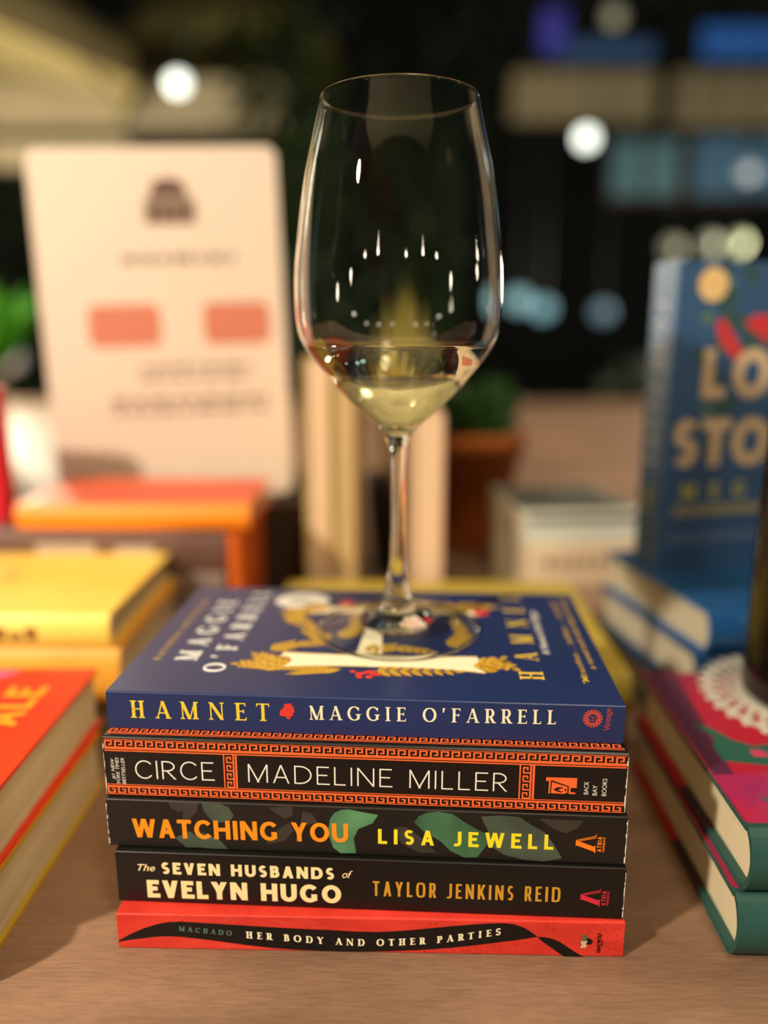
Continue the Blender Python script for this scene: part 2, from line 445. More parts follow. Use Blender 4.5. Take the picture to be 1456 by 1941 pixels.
nt.links.new(tc.outputs['Object'], mp.inputs['Vector']); nt.links.new(mp.outputs['Vector'], n1.inputs['Vector']); nt.links.new(n1.outputs['Fac'], r1.inputs['Fac'])
nt.links.new(old, mx.inputs[6]); nt.links.new(r1.outputs['Color'], mx.inputs[7]); nt.links.new(mx.outputs[2], bs.inputs['Base Color'])
tbl = thing('table', 'long worn brown table the books stand on', 'table', (0, 1.0, -0.75))
m = MB(); m.box(-1.5, 1.5, -1.30, 1.55, .70, .75); m.build('tabletop', MT, tbl)
MDW = mat('dark_wood', rgb(58, 42, 30), 0.6, 0.3, 0.4, 25)
for sx in (-1.4, 1.4):
    for sy in (-1.2, 1.45):
        m = MB(); m.box(sx - .03, sx + .03, sy - .03, sy + .03, 0, .70); m.build('leg', MDW, tbl)
m = MB(); m.poly([(-8, -4, -.75), (8, -4, -.75), (8, 8, -.75), (-8, 8, -.75)])
structure(m.build('floor', mat('dark_paving', rgb(60, 54, 46), 0.8, 0.2, 0.4, 6)))

# ================================================================== CENTRE STACK
zs = [0.0, 0.0170, 0.0414, 0.0638, 0.0913, 0.1084]
BLK = mat('black_print', rgb(12, 11, 11), 0.42, 0.4)
CREAM = mat('cream_print', rgb(252, 240, 205), 0.55)
WHITE = mat('white_print', rgb(240, 236, 225), 0.55)
ORANGE = mat('orange_print', rgb(248, 108, 52), 0.5)
# --- red paperback, bottom
MRED = mat('red_cover', rgb(226, 62, 48), 0.5, 0.4, nscale=30, color2=rgb(200, 48, 36), stretch=(1, 1, 3))
her = paperback('paperback_book', 'thin red paperback with a wavy black ribbon on its spine, bottom of the centre stack', (-.1125, .0023, zs[0]), rad(-1.4), .2123, .142, zs[1], MRED, group='paperbacks in the centre stack')
sp = Spine((220, 1733), (1183, 1748), (1180, 1815), (226, 1797), .2123, .0170)
z5 = lambda x, y: (180 + x / 2.696, 1580 + y / 2.696)
z6 = lambda x, y: (680 + x / 2.696, 1580 + y / 2.696)
up = [z5(*p) for p in [(122, 546), (180, 515), (250, 485), (320, 464), (380, 453), (450, 451), (600, 460), (750, 469), (900, 478), (1050, 486), (1200, 492), (1346, 500)]] + \
     [z6(*p) for p in [(100, 502), (200, 498), (300, 490), (400, 480), (500, 470), (600, 462), (680, 457), (750, 456), (800, 462), (850, 480), (885, 502), (915, 524)]]
dn = [z5(*p) for p in [(122, 553), (180, 543), (250, 535), (320, 527), (380, 525), (450, 528), (600, 545), (750, 566), (900, 583), (1050, 594), (1200, 600), (1346, 603)]] + \
     [z6(*p) for p in [(100, 602), (200, 600), (300, 596), (400, 590), (500, 581), (600, 570), (680, 560), (750, 551), (800, 545), (850, 537), (885, 531), (915, 526)]]
m = MB()
for i in range(len(up) - 1): m.poly([sp.fr.at(*sp.uv(*q)) for q in (dn[i], dn[i + 1], up[i + 1], up[i])])
o2 = [z6(*p) for p in [(915, 526), (950, 527), (990, 535), (1030, 552), (1070, 578), (1110, 605), (1160, 634)]]
i2 = [z6(*p) for p in [(915, 526), (935, 545), (955, 560), (980, 577), (1005, 595), (1030, 613), (1056, 631)]]
for i in range(6): m.poly([sp.fr.at(*sp.uv(*q)) for q in (i2[i], i2[i + 1], o2[i + 1], o2[i])])
m.build('ribbon_print', BLK, her)
random.seed(4); m = MB()
for (xa, ya, xb, yb, n) in [(345, 450, 520, 415, 7), (640, 455, 760, 420, 7), (900, 440, 1100, 470, 8), (410, 590, 520, 540, 8), (600, 600, 760, 560, 7), (1000, 430, 1300, 480, 6)]:
    for i in range(n):
        a = z5(xa + i * 14, ya + random.uniform(-6, 6)); b = z5(xa + i * 14 + (xb - xa) * .45, yb + random.uniform(-6, 6)); d = 1.0
        m.poly([sp.fr.at(*sp.uv(*q)) for q in (a, (a[0] + d, a[1]), (b[0] + d, b[1]), b)])
m.build('feather_print', mat('light_red_print', rgb(238, 92, 74), 0.5), her)
m = MB()
for i in range(230):
    x, y = random.uniform(330, 1330), random.uniform(425, 625); q = z6(x, y)
    if x < 915 and y > 450 + abs(x - 750) * .05 and y < 600 - (x - 330) * .1: continue
    if 905 < x < 1180 and abs(y - (526 + (x - 915) * .42)) < 60: continue
    u, v = sp.uv(*q)
    if not (.0006 < v < .0163): continue
    stamp(m, sp.fr, [ellipse(u, v, .00045 * random.uniform(.5, 1.1), .00030, 6)])
m.build('fleck_print', mat('dark_red_print', rgb(160, 36, 28), 0.5), her)
m = MB(); sp.text(m, 'MACHADO', SERIFB, *z5(434, 497), *z5(706, 521), 9.0, 2)
m.build('author_lettering', mat('grey_green_print', rgb(86, 120, 100), 0.5), her)
m = MB(); base = [z5(*p) for p in [(780, 533), (940, 545), (1190, 564), (1346, 572)]] + [z6(*p) for p in [(60, 573), (200, 571), (360, 563), (460, 553), (560, 541), (730, 515)]]
buv = [sp.uv(*p) for p in base]
def along(u):
    u += buv[0][0]
    for a, b in zip(buv, buv[1:]):
        if u <= b[0] or b is buv[-1]:
            return a[1] + (b[1] - a[1]) * (u - a[0]) / (b[0] - a[0])
stamp(m, sp.fr, layout('HER BODY AND OTHER PARTIES', SERIFB, .00330, buv[-1][0] - buv[0][0]), 2, buv[0][0], 0, warp=along)
m.build('title_lettering', CREAM, her)
m = MB(); q = lambda x, y: sp.uv(1060 + x / 11.2, 1740 + y / 11.2)
for k, P in enumerate(([(455, 345), (570, 345), (625, 410), (560, 420), (600, 478), (455, 470), (490, 410)], [(450, 485), (580, 480), (600, 500), (560, 550), (595, 570), (565, 625), (445, 625), (485, 560)], [(560, 420), (660, 425), (718, 490), (665, 555), (560, 550), (610, 490)])):
    stamp(m, sp.fr, [[q(*p) for p in P]], 2 + k * .2, k=k)
u0, v0 = sp.uv(1138, 1806)
stamp(m, sp.fr.rot(u0, v0), layout('GRAYWOLF', BOLD, .0016, .0098), 2, k=2)
u0, v0 = sp.uv(1143, 1792); stamp(m, sp.fr.rot(u0, v0), layout('PRESS', BOLD, .0008, .0030), 2, k=2)
m.build('publisher_emblem', [mat('olive_print', rgb(110, 96, 66), .5), mat('beige_print', rgb(205, 186, 150), .5), BLK], her)
# --- black paperback, second from below
MSEV = mat('soft_black_cover', rgb(16, 14, 12), 0.36, 0.45, 0.3, 60)
sev = paperback('paperback_book', 'black paperback with cream title and gold author name, resting on the thin red one', (-.1136, .0098, zs[1]), rad(-3.01), .2129, .140, zs[2] - zs[1], MSEV, group='paperbacks in the centre stack')
sp = Spine((220, 1619), (1183, 1641), (1180, 1744), (226, 1708), .2129, zs[2] - zs[1])
m = MB(); sp.text(m, 'SEVEN HUSBANDS', HEAVY, *z5(352, 212), *z5(1243, 236), 21); sp.text(m, 'EVELYN HUGO', HEAVY, *z5(276, 326), *z5(1280, 356), 31.5)
u0, v0 = sp.uv(*z5(226, 196)); stamp(m, sp.fr, font_polys('The', .0046, .0076, .35, .012), 1, u0, v0)
u0, v0 = sp.uv(*z5(1283, 226)); stamp(m, sp.fr, font_polys('of', .0050, .0044, .35, .008), 1, u0, v0)
m.build('title_lettering', mat('pale_gold_print', rgb(250, 228, 168), .5), sev)
m = MB(); sp.text(m, 'TAYLOR JENKINS REID', COND, *z6(92, 317), *z6(1035, 346), 28)
m.build('author_lettering', mat('gold_print', rgb(206, 150, 40), .5), sev)
def atria(book, sp, x, y, mt):
    m = MB(); k = sp.L / 983.0; c = sp.uv(x, y); c = (c[0], c[1])
    P = [[(1, 6.2), (1, -4.3), (36.5, -17.4), (36.5, -6.9)], [(35, -3.8), (37, -3.8), (37, -19.4), (35, -19.4)], [(.2, 6.4), (1.4, 6.4), (1.4, -5.8), (.2, -5.8)],
         [(1, 5.2), (1, 7.0), (37, 17.0), (37, 15.2)], [(6, 4.2), (6, 5.8), (37, 13.3), (37, 11.7)], [(35.8, 15), (37.6, 15), (37.6, 20), (36.8, 20)]]
    stamp(m, sp.fr, [[(c[0] + a * k, c[1] + b * k) for a, b in p] for p in P])
    stamp(m, sp.fr.rot(c[0] + 48 * k, c[1] - 16.5 * k), layout('ATRIA', BOLD, 8.2 * k, 32 * k))
    stamp(m, sp.fr.rot(c[0] + 54 * k, c[1] - 16.5 * k), layout('PAPERBACK', BOLD, 4.2 * k, 31 * k))
    m.build('publisher_emblem', mt, book)
atria(sev, sp, 1101, 1698, mat('crimson_print', rgb(214, 40, 62), .5))
# --- leafy dark paperback, third
MWAT = mat('charcoal_leaf_cover', rgb(28, 24, 22), 0.40, 0.45, 0.35, 22)
wat = paperback('paperback_book', 'charcoal paperback with green leaves, orange title and yellow author name on its spine', (-.1170, .0135, zs[2]), rad(-3.43), .2162, .140, zs[3] - zs[2], MWAT, group='paperbacks in the centre stack')
sp = Spine((205, 1518), (1187, 1544), (1184, 1641), (208, 1603), .2162, zs[3] - zs[2])
z3 = lambda x, y: (180 + x / 2.8, 1360 + y / 2.8)
z4 = lambda x, y: (680 + x / 2.696, 1360 + y / 2.696)
leaves = [(0, z3, [(410, 455), (500, 452), (505, 490), (470, 508), (425, 490)]), (0, z3, [(500, 452), (575, 455), (560, 510), (520, 545), (480, 555), (490, 500)]),
          (1, z3, [(590, 452), (690, 452), (735, 480), (762, 525), (740, 552), (690, 560), (640, 550), (600, 500)]),
          (0, z3, [(950, 480), (1080, 475), (1075, 520), (1040, 540), (990, 515)]), (1, z3, [(440, 640), (520, 605), (570, 640), (580, 690), (500, 690)]),
          (1, z3, [(545, 605), (620, 620), (690, 660), (725, 698), (640, 697), (580, 690), (560, 640)]), (0, z3, [(1000, 590), (1060, 560), (1080, 600), (1040, 650), (990, 665), (930, 670)]),
          (0, z3, [(1130, 500), (1180, 510), (1210, 555), (1160, 570), (1120, 560)]),
          (3, z3, [(1300, 505), (1335, 490), (1372, 486), (1440, 500), (1530, 515), (1500, 560), (1425, 590), (1400, 640), (1412, 720), (1330, 721), (1290, 690), (1264, 610), (1275, 540)]),
          (2, z4, [(306, 532), (330, 500), (370, 482), (430, 476), (500, 488), (560, 530), (620, 565), (690, 600), (680, 640), (625, 714), (560, 716), (490, 680), (440, 630), (350, 575)]),
          (1, z4, [(640, 500), (740, 492), (830, 500), (890, 540), (960, 580), (1010, 650), (1048, 718), (960, 736), (860, 726), (760, 700), (700, 660), (690, 600)]),
          (0, z4, [(930, 508), (1150, 516), (1120, 555), (1062, 584), (1000, 560)]), (0, z4, [(200, 560), (260, 555), (330, 600), (420, 690), (330, 690), (240, 640)])]
m = MB()
for i, (k, z, P) in enumerate(leaves):
    q = [sp.uv(*z(*p)) for p in P]; q = [(u, min(max(v, .0004), sp.T - .0004)) for u, v in q]
    stamp(m, sp.fr, [q[::-1]], .5 + .05 * i, k=k)
m.build('leaf_print', [mat('dim_leaf_print', rgb(60, 56, 50), .45, noise=.25, nscale=80), mat('grey_leaf_print', rgb(74, 88, 74), .45, noise=.4, nscale=70), mat('green_leaf_print', rgb(66, 112, 80), .45, noise=.45, nscale=60), mat('bright_leaf_print', rgb(92, 150, 104), .45, noise=.4, nscale=60)], wat)
m = MB(); sp.text(m, 'WATCHING YOU', BOLD, *z3(212, 636), *z3(1372, 663), 34, 2)
m.build('title_lettering', mat('amber_print', rgb(250, 148, 22), .5), wat)
m = MB(); sp.text(m, 'LISA JEWELL', BOLD, *z4(124, 644), *z4(1004, 672), 28.5, 2)
m.build('author_lettering', mat('yellow_print', rgb(244, 226, 40), .5), wat)
atria(wat, sp, 1093, 1596, mat('bright_orange_print', rgb(252, 128, 24), .5))
# --- black and orange meander paperback, fourth
MCIR = mat('black_cover', rgb(14, 12, 11), 0.33, 0.5)
cir = paperback('paperback_book', 'black paperback with orange Greek key borders and thin white lettering on its spine', (-.1171, .0158, zs[3]), rad(-3.67), .2152, .140, zs[4] - zs[3], MCIR, group='paperbacks in the centre stack', r=0.0014)
T = zs[4] - zs[3]; L = .2152
sp = Spine((191, 1397), (1188, 1428), (1184, 1545), (203, 1508), L, T)
def meander(fr, u0, u1, v0, h, n, flip=False, turn=False):
    out = []; w = (u1 - u0) / n
    cells = [(0, 1, 0, .17), (0, .17, 0, 1), (0, .78, .83, 1), (.61, .78, .36, 1), (.38, .78, .36, .53)]
    for i in range(n):
        for (a, b, c, d) in cells:
            if flip: c, d = 1 - d, 1 - c
            out.append([(u0 + (i + a) * w, v0 + c * h), (u0 + (i + b) * w, v0 + c * h), (u0 + (i + b) * w, v0 + d * h), (u0 + (i + a) * w, v0 + d * h)])
    return out
def rects(*R): return [[(a, c), (b, c), (b, d), (a, d)] for a, b, c, d in R]
m = MB(); e0, e1 = .0006, L - .0006; n = 49
stamp(m, sp.fr, rects((e0, e1, T * .955, T * .965), (e0, e1, T * .765, T * .785), (e0, e1, T * .800, T * .82)))
stamp(m, sp.fr, meander(sp.fr, e0, e1, T * .82, T * .125, n))
stamp(m, sp.fr, rects((e0, e1, T * .200, T * .212), (e0, e1, T * .170, T * .185), (e0, e1, T * .035, T * .048)))
stamp(m, sp.fr, meander(sp.fr, e0, e1, T * .058, T * .115, n, True))
for (xa, xb) in ((430.5, 457.5), (988.5, 1017)):
    ua, ub = sp.uv(xa, 1470)[0], sp.uv(xb, 1480)[0]; w = ub - ua; va, vb = T * .212, T * .765
    stamp(m, sp.fr, rects((ua, ua + w * .09, va, vb), (ua + w * .86, ua + w * 1.0, va, vb), (ua + w * .70, ua + w * .80, va, vb)))
    fr = sp.fr.rot(ub - w * .22, va); stamp(m, fr, meander(fr, 0, vb - va, 0, w * .56, 4))
m.build('meander_border', ORANGE, cir)
m = MB(); top = Frame((0, 0, T), (1, 0, 0), (0, 1, 0), (0, 0, 1))    # the same border runs along the front cover
stamp(m, top, meander(top, .001, L - .001, .0036, .0035, n)); stamp(m, top, rects((.001, L - .001, .0026, .0030), (.001, L - .001, .0078, .0083)))
m.build('cover_border', ORANGE, cir)
m = MB(); sp.text(m, 'CIRCE', THIN, 259, 1475, 412, 1479.5, 34); m.build('title_lettering', WHITE, cir)
m = MB(); sp.text(m, 'MADELINE MILLER', THIN, 478, 1482, 967, 1500, 34); m.build('author_lettering', WHITE, cir)
m = MB()
for (x, y, t, w) in ((219, 1476, '#1 NEW', .0095), (229, 1485, 'YORK TIMES', .0122), (240, 1486, 'BESTSELLER', .0122)):
    u0, v0 = sp.uv(x, y); stamp(m, sp.fr.rot(u0, v0), font_polys(t, .0021, w, .2))
m.build('award_lettering', WHITE, cir)
m = MB(); q = lambda x, y: sp.uv(1020 + x / 8.565, 1450 + y / 8.565)
stamp(m, sp.fr, [[q(*p) for p in P] for P in ([(155, 190), (645, 205), (641, 290), (250, 240), (160, 255)], [(250, 240), (641, 285), (640, 365), (530, 365), (515, 335)], [(205, 235), (232, 238), (222, 455), (198, 455)],
     [(250, 268), (498, 348), (495, 445), (440, 462), (240, 450)], [(518, 345), (545, 350), (545, 432), (625, 440), (622, 468), (515, 460)])], 1)
stamp(m, sp.fr, [[q(*p) for p in P] for P in ([(275, 392), (330, 355), (400, 350), (435, 375), (395, 372), (345, 392)], [(275, 392), (345, 392), (390, 420), (430, 415), (400, 437), (350, 425)], [(455, 375), (478, 375), (476, 415), (455, 415)])], 2, k=1)
m.build('publisher_emblem', [ORANGE, BLK], cir)
m = MB()
for (x, y, t, w) in ((1116, 1505, 'BACK', .0058), (1132, 1507, 'BAY', .0046), (1149, 1508, 'BOOKS', .0078)):
    u0, v0 = sp.uv(x, y); stamp(m, sp.fr.rot(u0, v0), font_polys(t, .0026, w))
m.build('publisher_lettering', WHITE, cir)
# --- blue paperback on top
MHAM = mat('dark_blue_cover', rgb(34, 50, 98), 0.34, 0.45, 0.12, 12, bump=0.03, bscale=60)
ham = paperback('paperback_book', 'dark blue paperback with gold leaf design under the wine glass, top of the centre stack', (-.1166, .0225, zs[4]), rad(-3.6), .2143, .1370, zs[5] - zs[4], MHAM, group='paperbacks in the centre stack')
T = zs[5] - zs[4]; L = .2143
sp = Spine((201, 1308), (1186, 1340), (1183, 1410), (205, 1382), L, T)
GOLD = mat('gold_foil_print', rgb(214, 172, 60), .42, .5); YEL = mat('warm_yellow_print', rgb(244, 208, 60), .5); BERRY = mat('berry_red_print', rgb(222, 58, 44), .5)
m = MB(); sp.text(m, 'HAMNET', SERIF, 250, 1360, 520, 1366.5, 34); m.build('title_lettering', YEL, ham)
m = MB(); sp.text(m, "MAGGIE O'FARRELL", SERIF, 597, 1363.5, 1058, 1372.5, 26.5); m.build('author_lettering', CREAM, ham)
m = MB(); c = sp.uv(554, 1347); k = .000218
for (a, b) in [(-2, 11), (5, 12), (9, 6), (2, 5), (-5, 4), (-10, -1), (-3, -2), (4, -1), (10, 0), (-11, -7), (-5, -8), (1, -8), (7, -7), (2, -13)]:
    stamp(m, sp.fr, [ellipse(c[0] + a * k, c[1] + b * k, 4.1 * k, 4.1 * k, 10)], 1 + .01 * a)
m.build('berry_print', BERRY, ham)
m = MB(); c = sp.uv(1126, 1362); DR = mat('dull_red_print', rgb(206, 74, 60), .5)
for i in range(18):
    a = 2 * PI * i / 18; w = .13
    stamp(m, sp.fr, [[(c[0] + r * k * math.cos(a + d), c[1] + r * k * math.sin(a + d)) for r, d in ((10.5, -w), (17, -w * .9), (19, 0), (17, w * .9), (10.5, w))]])
for i in range(24):
    a, b = 2 * PI * i / 24, 2 * PI * (i + 1) / 24
    stamp(m, sp.fr, [[(c[0] + r * k * math.cos(t), c[1] + r * k * math.sin(t)) for r, t in ((9.2, a), (12, a), (12, b), (9.2, b))]], 1.1)
stamp(m, sp.fr, [[(c[0] + a * k, c[1] + b * k) for a, b in p] for p in ([(-5, 4), (-1.5, 4), (-1.5, 2.6), (-5, 2.6)], [(1.5, 4), (5, 4), (5, 2.6), (1.5, 2.6)], [(-.8, 3), (.8, 3), (.8, -2), (-.8, -2)], [(-4, -4), (4, -4), (3, -5.6), (-3, -5.6)], [(-8, 0), (-6.4, 1), (-5.6, -5), (-7, -6)], [(8, 0), (6.4, 1), (5.6, -5), (7, -6)])])
u0, v0 = sp.uv(1157.5, 1384); stamp(m, sp.fr.rot(u0, v0), font_polys('Vintage', .0034, .0097))
m.build('publisher_emblem', DR, ham)
# front cover print: reads away from the spine, its head to the left
cf = Frame((0, 0, T), (0, 1, 0), (-1, 0, 0), (0, 0, 1))      # u = distance from spine, v = -distance from head
def cover_text(mb, text, st, x_base, y0, y1, cap): stamp(mb, cf, layout(text, st, cap, y1 - y0), 1, y0, -x_base)
m = MB(); cover_text(m, 'MAGGIE', SERIFB, .0288, .0335, .114, .0104); cover_text(m, "O'FARRELL", SERIFB, .0440, .0215, .1295, .0098)
m.build('cover_author_lettering', mat('pale_grey_print', rgb(236, 238, 236), .5), ham)
m = MB(); cover_text(m, 'NATIONAL BESTSELLER', SERIFB, .0118, .033, .115, .0032); m.build('cover_award_lettering', GOLD, ham)
m = MB(); cover_text(m, 'HAMNET', SERIF, .1850, .0225, .131, .0105); m.build('cover_title_lettering', YEL, ham)
m = MB(); stamp(m, cf, font_polys('A Novel of the Plague', .0052, .058, .2, .01), 1, .050, -.1912); m.build('cover_subtitle_lettering', WHITE, ham)
m = MB(); stamp(m, cf, font_polys('"Miraculous . . . brilliant . . . a wonder"', .0042, .106, .2, .006), 1, .020, -.2040)
stamp(m, cf, font_polys('a novel told with deep emotion', .0042, .094, .2, .006), 1, .035, -.2093); m.build('cover_quote_lettering', GOLD, ham)
def bx(x, y): return (y, -x)                                # cover spot (x along spine, y from spine) -> frame
def leaf(mb, x, y, ang, ln, wd, lay=1.2):
    c, s_ = math.cos(ang), math.sin(ang)
    def P(a, b): return bx(x + a * c - b * s_, y + a * s_ + b * c)
    stamp(mb, cf, [[P(0, 0), P(ln * .3, wd * .42), P(ln * .65, wd * .4), P(ln, 0)], ][0:1], lay, k=0)
    stamp(mb, cf, [[P(0, 0), P(ln, 0), P(ln * .65, -wd * .4), P(ln * .3, -wd * .42)]], lay, k=1)
def sprig(mb, pts, ln, wd, n, spread=.7, both=True):
    pts = [Vector(p) for p in pts]; seg = [(b - a).length for a, b in zip(pts, pts[1:])]; tot = sum(seg)
    for i in range(n):
        d = tot * (i + .2) / n; j = 0
        while j < len(seg) - 1 and d > seg[j]: d -= seg[j]; j += 1
        t = (pts[j + 1] - pts[j]).normalized(); p = pts[j] + t * d; a = math.atan2(t.y, t.x); f = 1 - .45 * i / n
        leaf(mb, p.x, p.y, a + spread, ln * f, wd * f)
        if both: leaf(mb, p.x, p.y, a - spread, ln * f, wd * f)
    leaf(mb, pts[-1].x, pts[-1].y, math.atan2((pts[-1] - pts[-2]).y, (pts[-1] - pts[-2]).x), ln * .6, wd * .6)
    for a, b in zip(pts, pts[1:]):
        t = (b - a).normalized(); nn = Vector((-t.y, t.x)) * .00035
        stamp(mb, cf, [[bx(*(a + nn)), bx(*(b + nn)), bx(*(b - nn)), bx(*(a - nn))]], 1.1, k=0)
K = .001
m = MB(); P = lambda *a: [(x * K, y * K) for x, y in a]
sprig(m, P((111, 27), (125, 27), (146, 28)), .0085, .0040, 7)
sprig(m, P((96, 28), (88, 26), (76, 22.5)), .0075, .0022, 9, .45)
sprig(m, P((92, 28.5), (80, 28), (66, 27)), .0070, .0022, 9, .45)
sprig(m, P((70, 30), (62, 31), (50, 31)), .0090, .0052, 6, .8)
sprig(m, P((72, 33), (63, 36), (56, 41)), .0090, .0052, 6, .8)
sprig(m, P((60, 47), (70, 55), (84, 57)), .0085, .0034, 8)
sprig(m, P((86, 60), (76, 72), (70, 88)), .0090, .0044, 7)
sprig(m, P((68, 108), (62, 96), (66, 84)), .0100, .0060, 7, .9)
sprig(m, P((78, 112), (70, 103), (64, 101)), .0090, .0055, 6, .9)
sprig(m, P((98, 106), (112, 115), (126, 117)), .0095, .0046, 8)
sprig(m, P((156, 104), (144, 112), (128, 117)), .0095, .0046, 8)
sprig(m, P((150, 111), (158, 114), (168, 113)), .0085, .0050, 5)
sprig(m, P((157, 31), (163, 36), (168, 43)), .0080, .0058, 4, .9)
sprig(m, P((158, 37), (165, 40), (172, 34)), .0080, .0058, 4, .9)
sprig(m, P((104, 50), (118, 54), (134, 50)), .0085, .0040, 8)
sprig(m, P((92, 64), (98, 78), (96, 96)), .0085, .0040, 8)
sprig(m, P((146, 56), (152, 72), (148, 92)), .0085, .0040, 8)
sprig(m, P((112, 98), (122, 92), (136, 98)), .0080, .0040, 7)
m.build('leaf_wreath_print', [GOLD, mat('deep_gold_print', rgb(176, 132, 36), .42, .5)], ham)
m = MB()
def scroll(x0, x1, yb, yt, dip):
    n = 20; lo, hi = [], []
    for i in range(n + 1):
        t = i / n; x = x0 + (x1 - x0) * t; e = abs(2 * t - 1) ** 3
        lo.append((x - e * .003 * (1 if t < .5 else -1), yb + dip - e * dip)); hi.append((x, yt - dip * .4 + e * dip * .4))
    return lo, hi
for (x0, x1, yb, yt, dip) in ((.067, .157, .0275, .0455, .004), (.070, .104, .096, .109, .003), (.120, .158, .099, .107, .002), (.104, .110, .046, .096, .0)):
    lo, hi = scroll(x0, x1, yb, yt, dip)
    for i in range(20):
        stamp(m, cf, [[bx(*lo[i]), bx(*lo[i + 1]), bx(*hi[i + 1]), bx(*hi[i])]], .9, k=0)
        for ed in (lo, hi):
            stamp(m, cf, [[bx(ed[i][0], ed[i][1] - .0004), bx(ed[i + 1][0], ed[i + 1][1] - .0004), bx(ed[i + 1][0], ed[i + 1][1] + .0004), bx(ed[i][0], ed[i][1] + .0004)]], 1.0, k=1)
m.build('scroll_print', [CREAM, GOLD], ham)
m = MB(); random.seed(3)
for i in range(15): stamp(m, cf, [ellipse(*bx(.1072 + random.uniform(-.006, .006), .0235 + random.uniform(-.0035, .0035)), .0014, .0014, 10)], 1.3 + .02 * i)
m.build('berry_cluster_print', BERRY, ham)
for (x, y, r) in ((.162, .104, .0042), (.0895, .113, .0046)):
    m = MB(); stamp(m, cf, [ellipse(*bx(x, y), r, r, 14)], 1.3); m.build('flower_print', BERRY, ham)
m = MB(); stamp(m, cf, [ellipse(*bx(.064, .117), .0125, .0150, 36)], 1.4)
for (a, b, w) in ((.058, .121, .010), (.056, .117, .014), (.058, .113, .010)): stamp(m, cf, [[bx(a, b - .001), bx(a + w, b - .001), bx(a + w, b + .001), bx(a, b + .001)]], 1.6, k=1)
m.build('award_seal_print', [mat('seal_print', rgb(236, 232, 224), .5), mat('seal_grey_print', rgb(170, 168, 166), .5)], ham)

for book, L_, T_, left in ((wat, .2162, zs[3] - zs[2], 1), (sev, .2129, zs[2] - zs[1], 0), (cir, .2152, zs[4] - zs[3], 1)):
    m = MB(); random.seed(int(L_ * 1e4)); fr = Frame((0, 0, 0), (1, 0, 0), (0, 0, 1), (0, -1, 0)); v = .0012
    m2 = MB()
    while v < T_ - .002:
        h_ = random.uniform(.0008, .0022); w = random.choice((.00012, .0002, .00035, .0005))
        stamp(m, fr, rects((L_ - w, L_, v, v + h_)), 2)
        if left: stamp(m2, fr, rects((0, w * random.choice((.2, .7)), v, v + h_)), 2)
        v += h_
    m.build('worn_edge', WHITE, book)
    if left: m2.build('worn_edge', WHITE, book)
# ================================================================== WINE GLASS
def glass_mat(name, color, ior, rough=0.0):
    m = bpy.data.materials.new(name); m.use_nodes = True; nt = m.node_tree
    nt.nodes.remove(nt.nodes['Principled BSDF']); g = nt.nodes.new('ShaderNodeBsdfGlass')
    g.inputs['Color'].default_value = color; g.inputs['IOR'].default_value = ior; g.inputs['Roughness'].default_value = rough
    nt.links.new(g.outputs[0], nt.nodes['Material Output'].inputs['Surface']); return m
GLASS = glass_mat('clear_glass', (.985, .99, .985, 1), 1.47)
THIN_GLASS = bpy.data.materials.new('thin_clear_glass'); THIN_GLASS.use_nodes = True      # the flat foot: clear, with the gloss of glass
_n = THIN_GLASS.node_tree; _n.nodes.remove(_n.nodes['Principled BSDF'])
_t = _n.nodes.new('ShaderNodeBsdfTransparent'); _t.inputs[0].default_value = (.95, .965, .955, 1); _g = _n.nodes.new('ShaderNodeBsdfGlossy'); _g.inputs['Roughness'].default_value = .02
_f = _n.nodes.new('ShaderNodeFresnel'); _f.inputs['IOR'].default_value = 1.47; _m = _n.nodes.new('ShaderNodeMixShader')
_b = _n.nodes.new('ShaderNodeNewGeometry'); _s = _n.nodes.new('ShaderNodeMath'); _s.operation = 'SUBTRACT'; _s.inputs[0].default_value = 1; _p = _n.nodes.new('ShaderNodeMath'); _p.operation = 'MULTIPLY'
_n.links.new(_b.outputs['Backfacing'], _s.inputs[1]); _n.links.new(_f.outputs[0], _p.inputs[0]); _n.links.new(_s.outputs[0], _p.inputs[1]); _n.links.new(_p.outputs[0], _m.inputs[0]); _n.links.new(_t.outputs[0], _m.inputs[1]); _n.links.new(_g.outputs[0], _m.inputs[2]); _n.links.new(_m.outputs[0], _n.nodes['Material Output'].inputs['Surface'])
def catmull(P, n=6):
    out = []
    for i in range(len(P) - 1):
        a, b, c, d = P[max(i - 1, 0)], P[i], P[i + 1], P[min(i + 2, len(P) - 1)]
        for j in range(n):
            t = j / n
            out.append(tuple(.5 * (2 * b[k] + (c[k] - a[k]) * t + (2 * a[k] - 5 * b[k] + 4 * c[k] - d[k]) * t * t + (3 * b[k] - a[k] - 3 * c[k] + d[k]) * t ** 3) for k in range(2)))
    return out + [P[-1]]
GX, GY, GZ = .0067, .0920, zs[5] + .00025
wg = thing('wine_glass', 'tall clear stemmed wine glass standing on the dark blue book', 'wine glass', (GX, GY, GZ))
OUT = [(.0073, .0993), (.0114, .1039), (.0192, .1106), (.0276, .1190), (.0343, .1271), (.0402, .1343), (.0446, .1415), (.0466, .1475), (.0475, .1560), (.0473, .1713), (.0462, .1823), (.0435, .2027), (.0404, .2193), (.0370, .2330), (.0344, .2445)]
RIMZ = OUT[-1][1]
tw = .0011
outer = catmull(OUT, 6)
inn = catmull([(0.0, .1045), (.0070, .1055), (.0172, .1118)] + [(r - tw, z + (.0008 if z < .14 else 0)) for r, z in OUT[3:]], 6)
m = MB(); rim = [(OUT[-1][0] - .0001, RIMZ + .0004), (OUT[-1][0] - tw / 2, RIMZ + .0006), (OUT[-1][0] - tw + .0001, RIMZ + .0004)]
m.lathe(outer + rim + [(max(r, 1e-5), z) for r, z in inn[::-1]], 128); m.build('bowl', GLASS, wg, True)
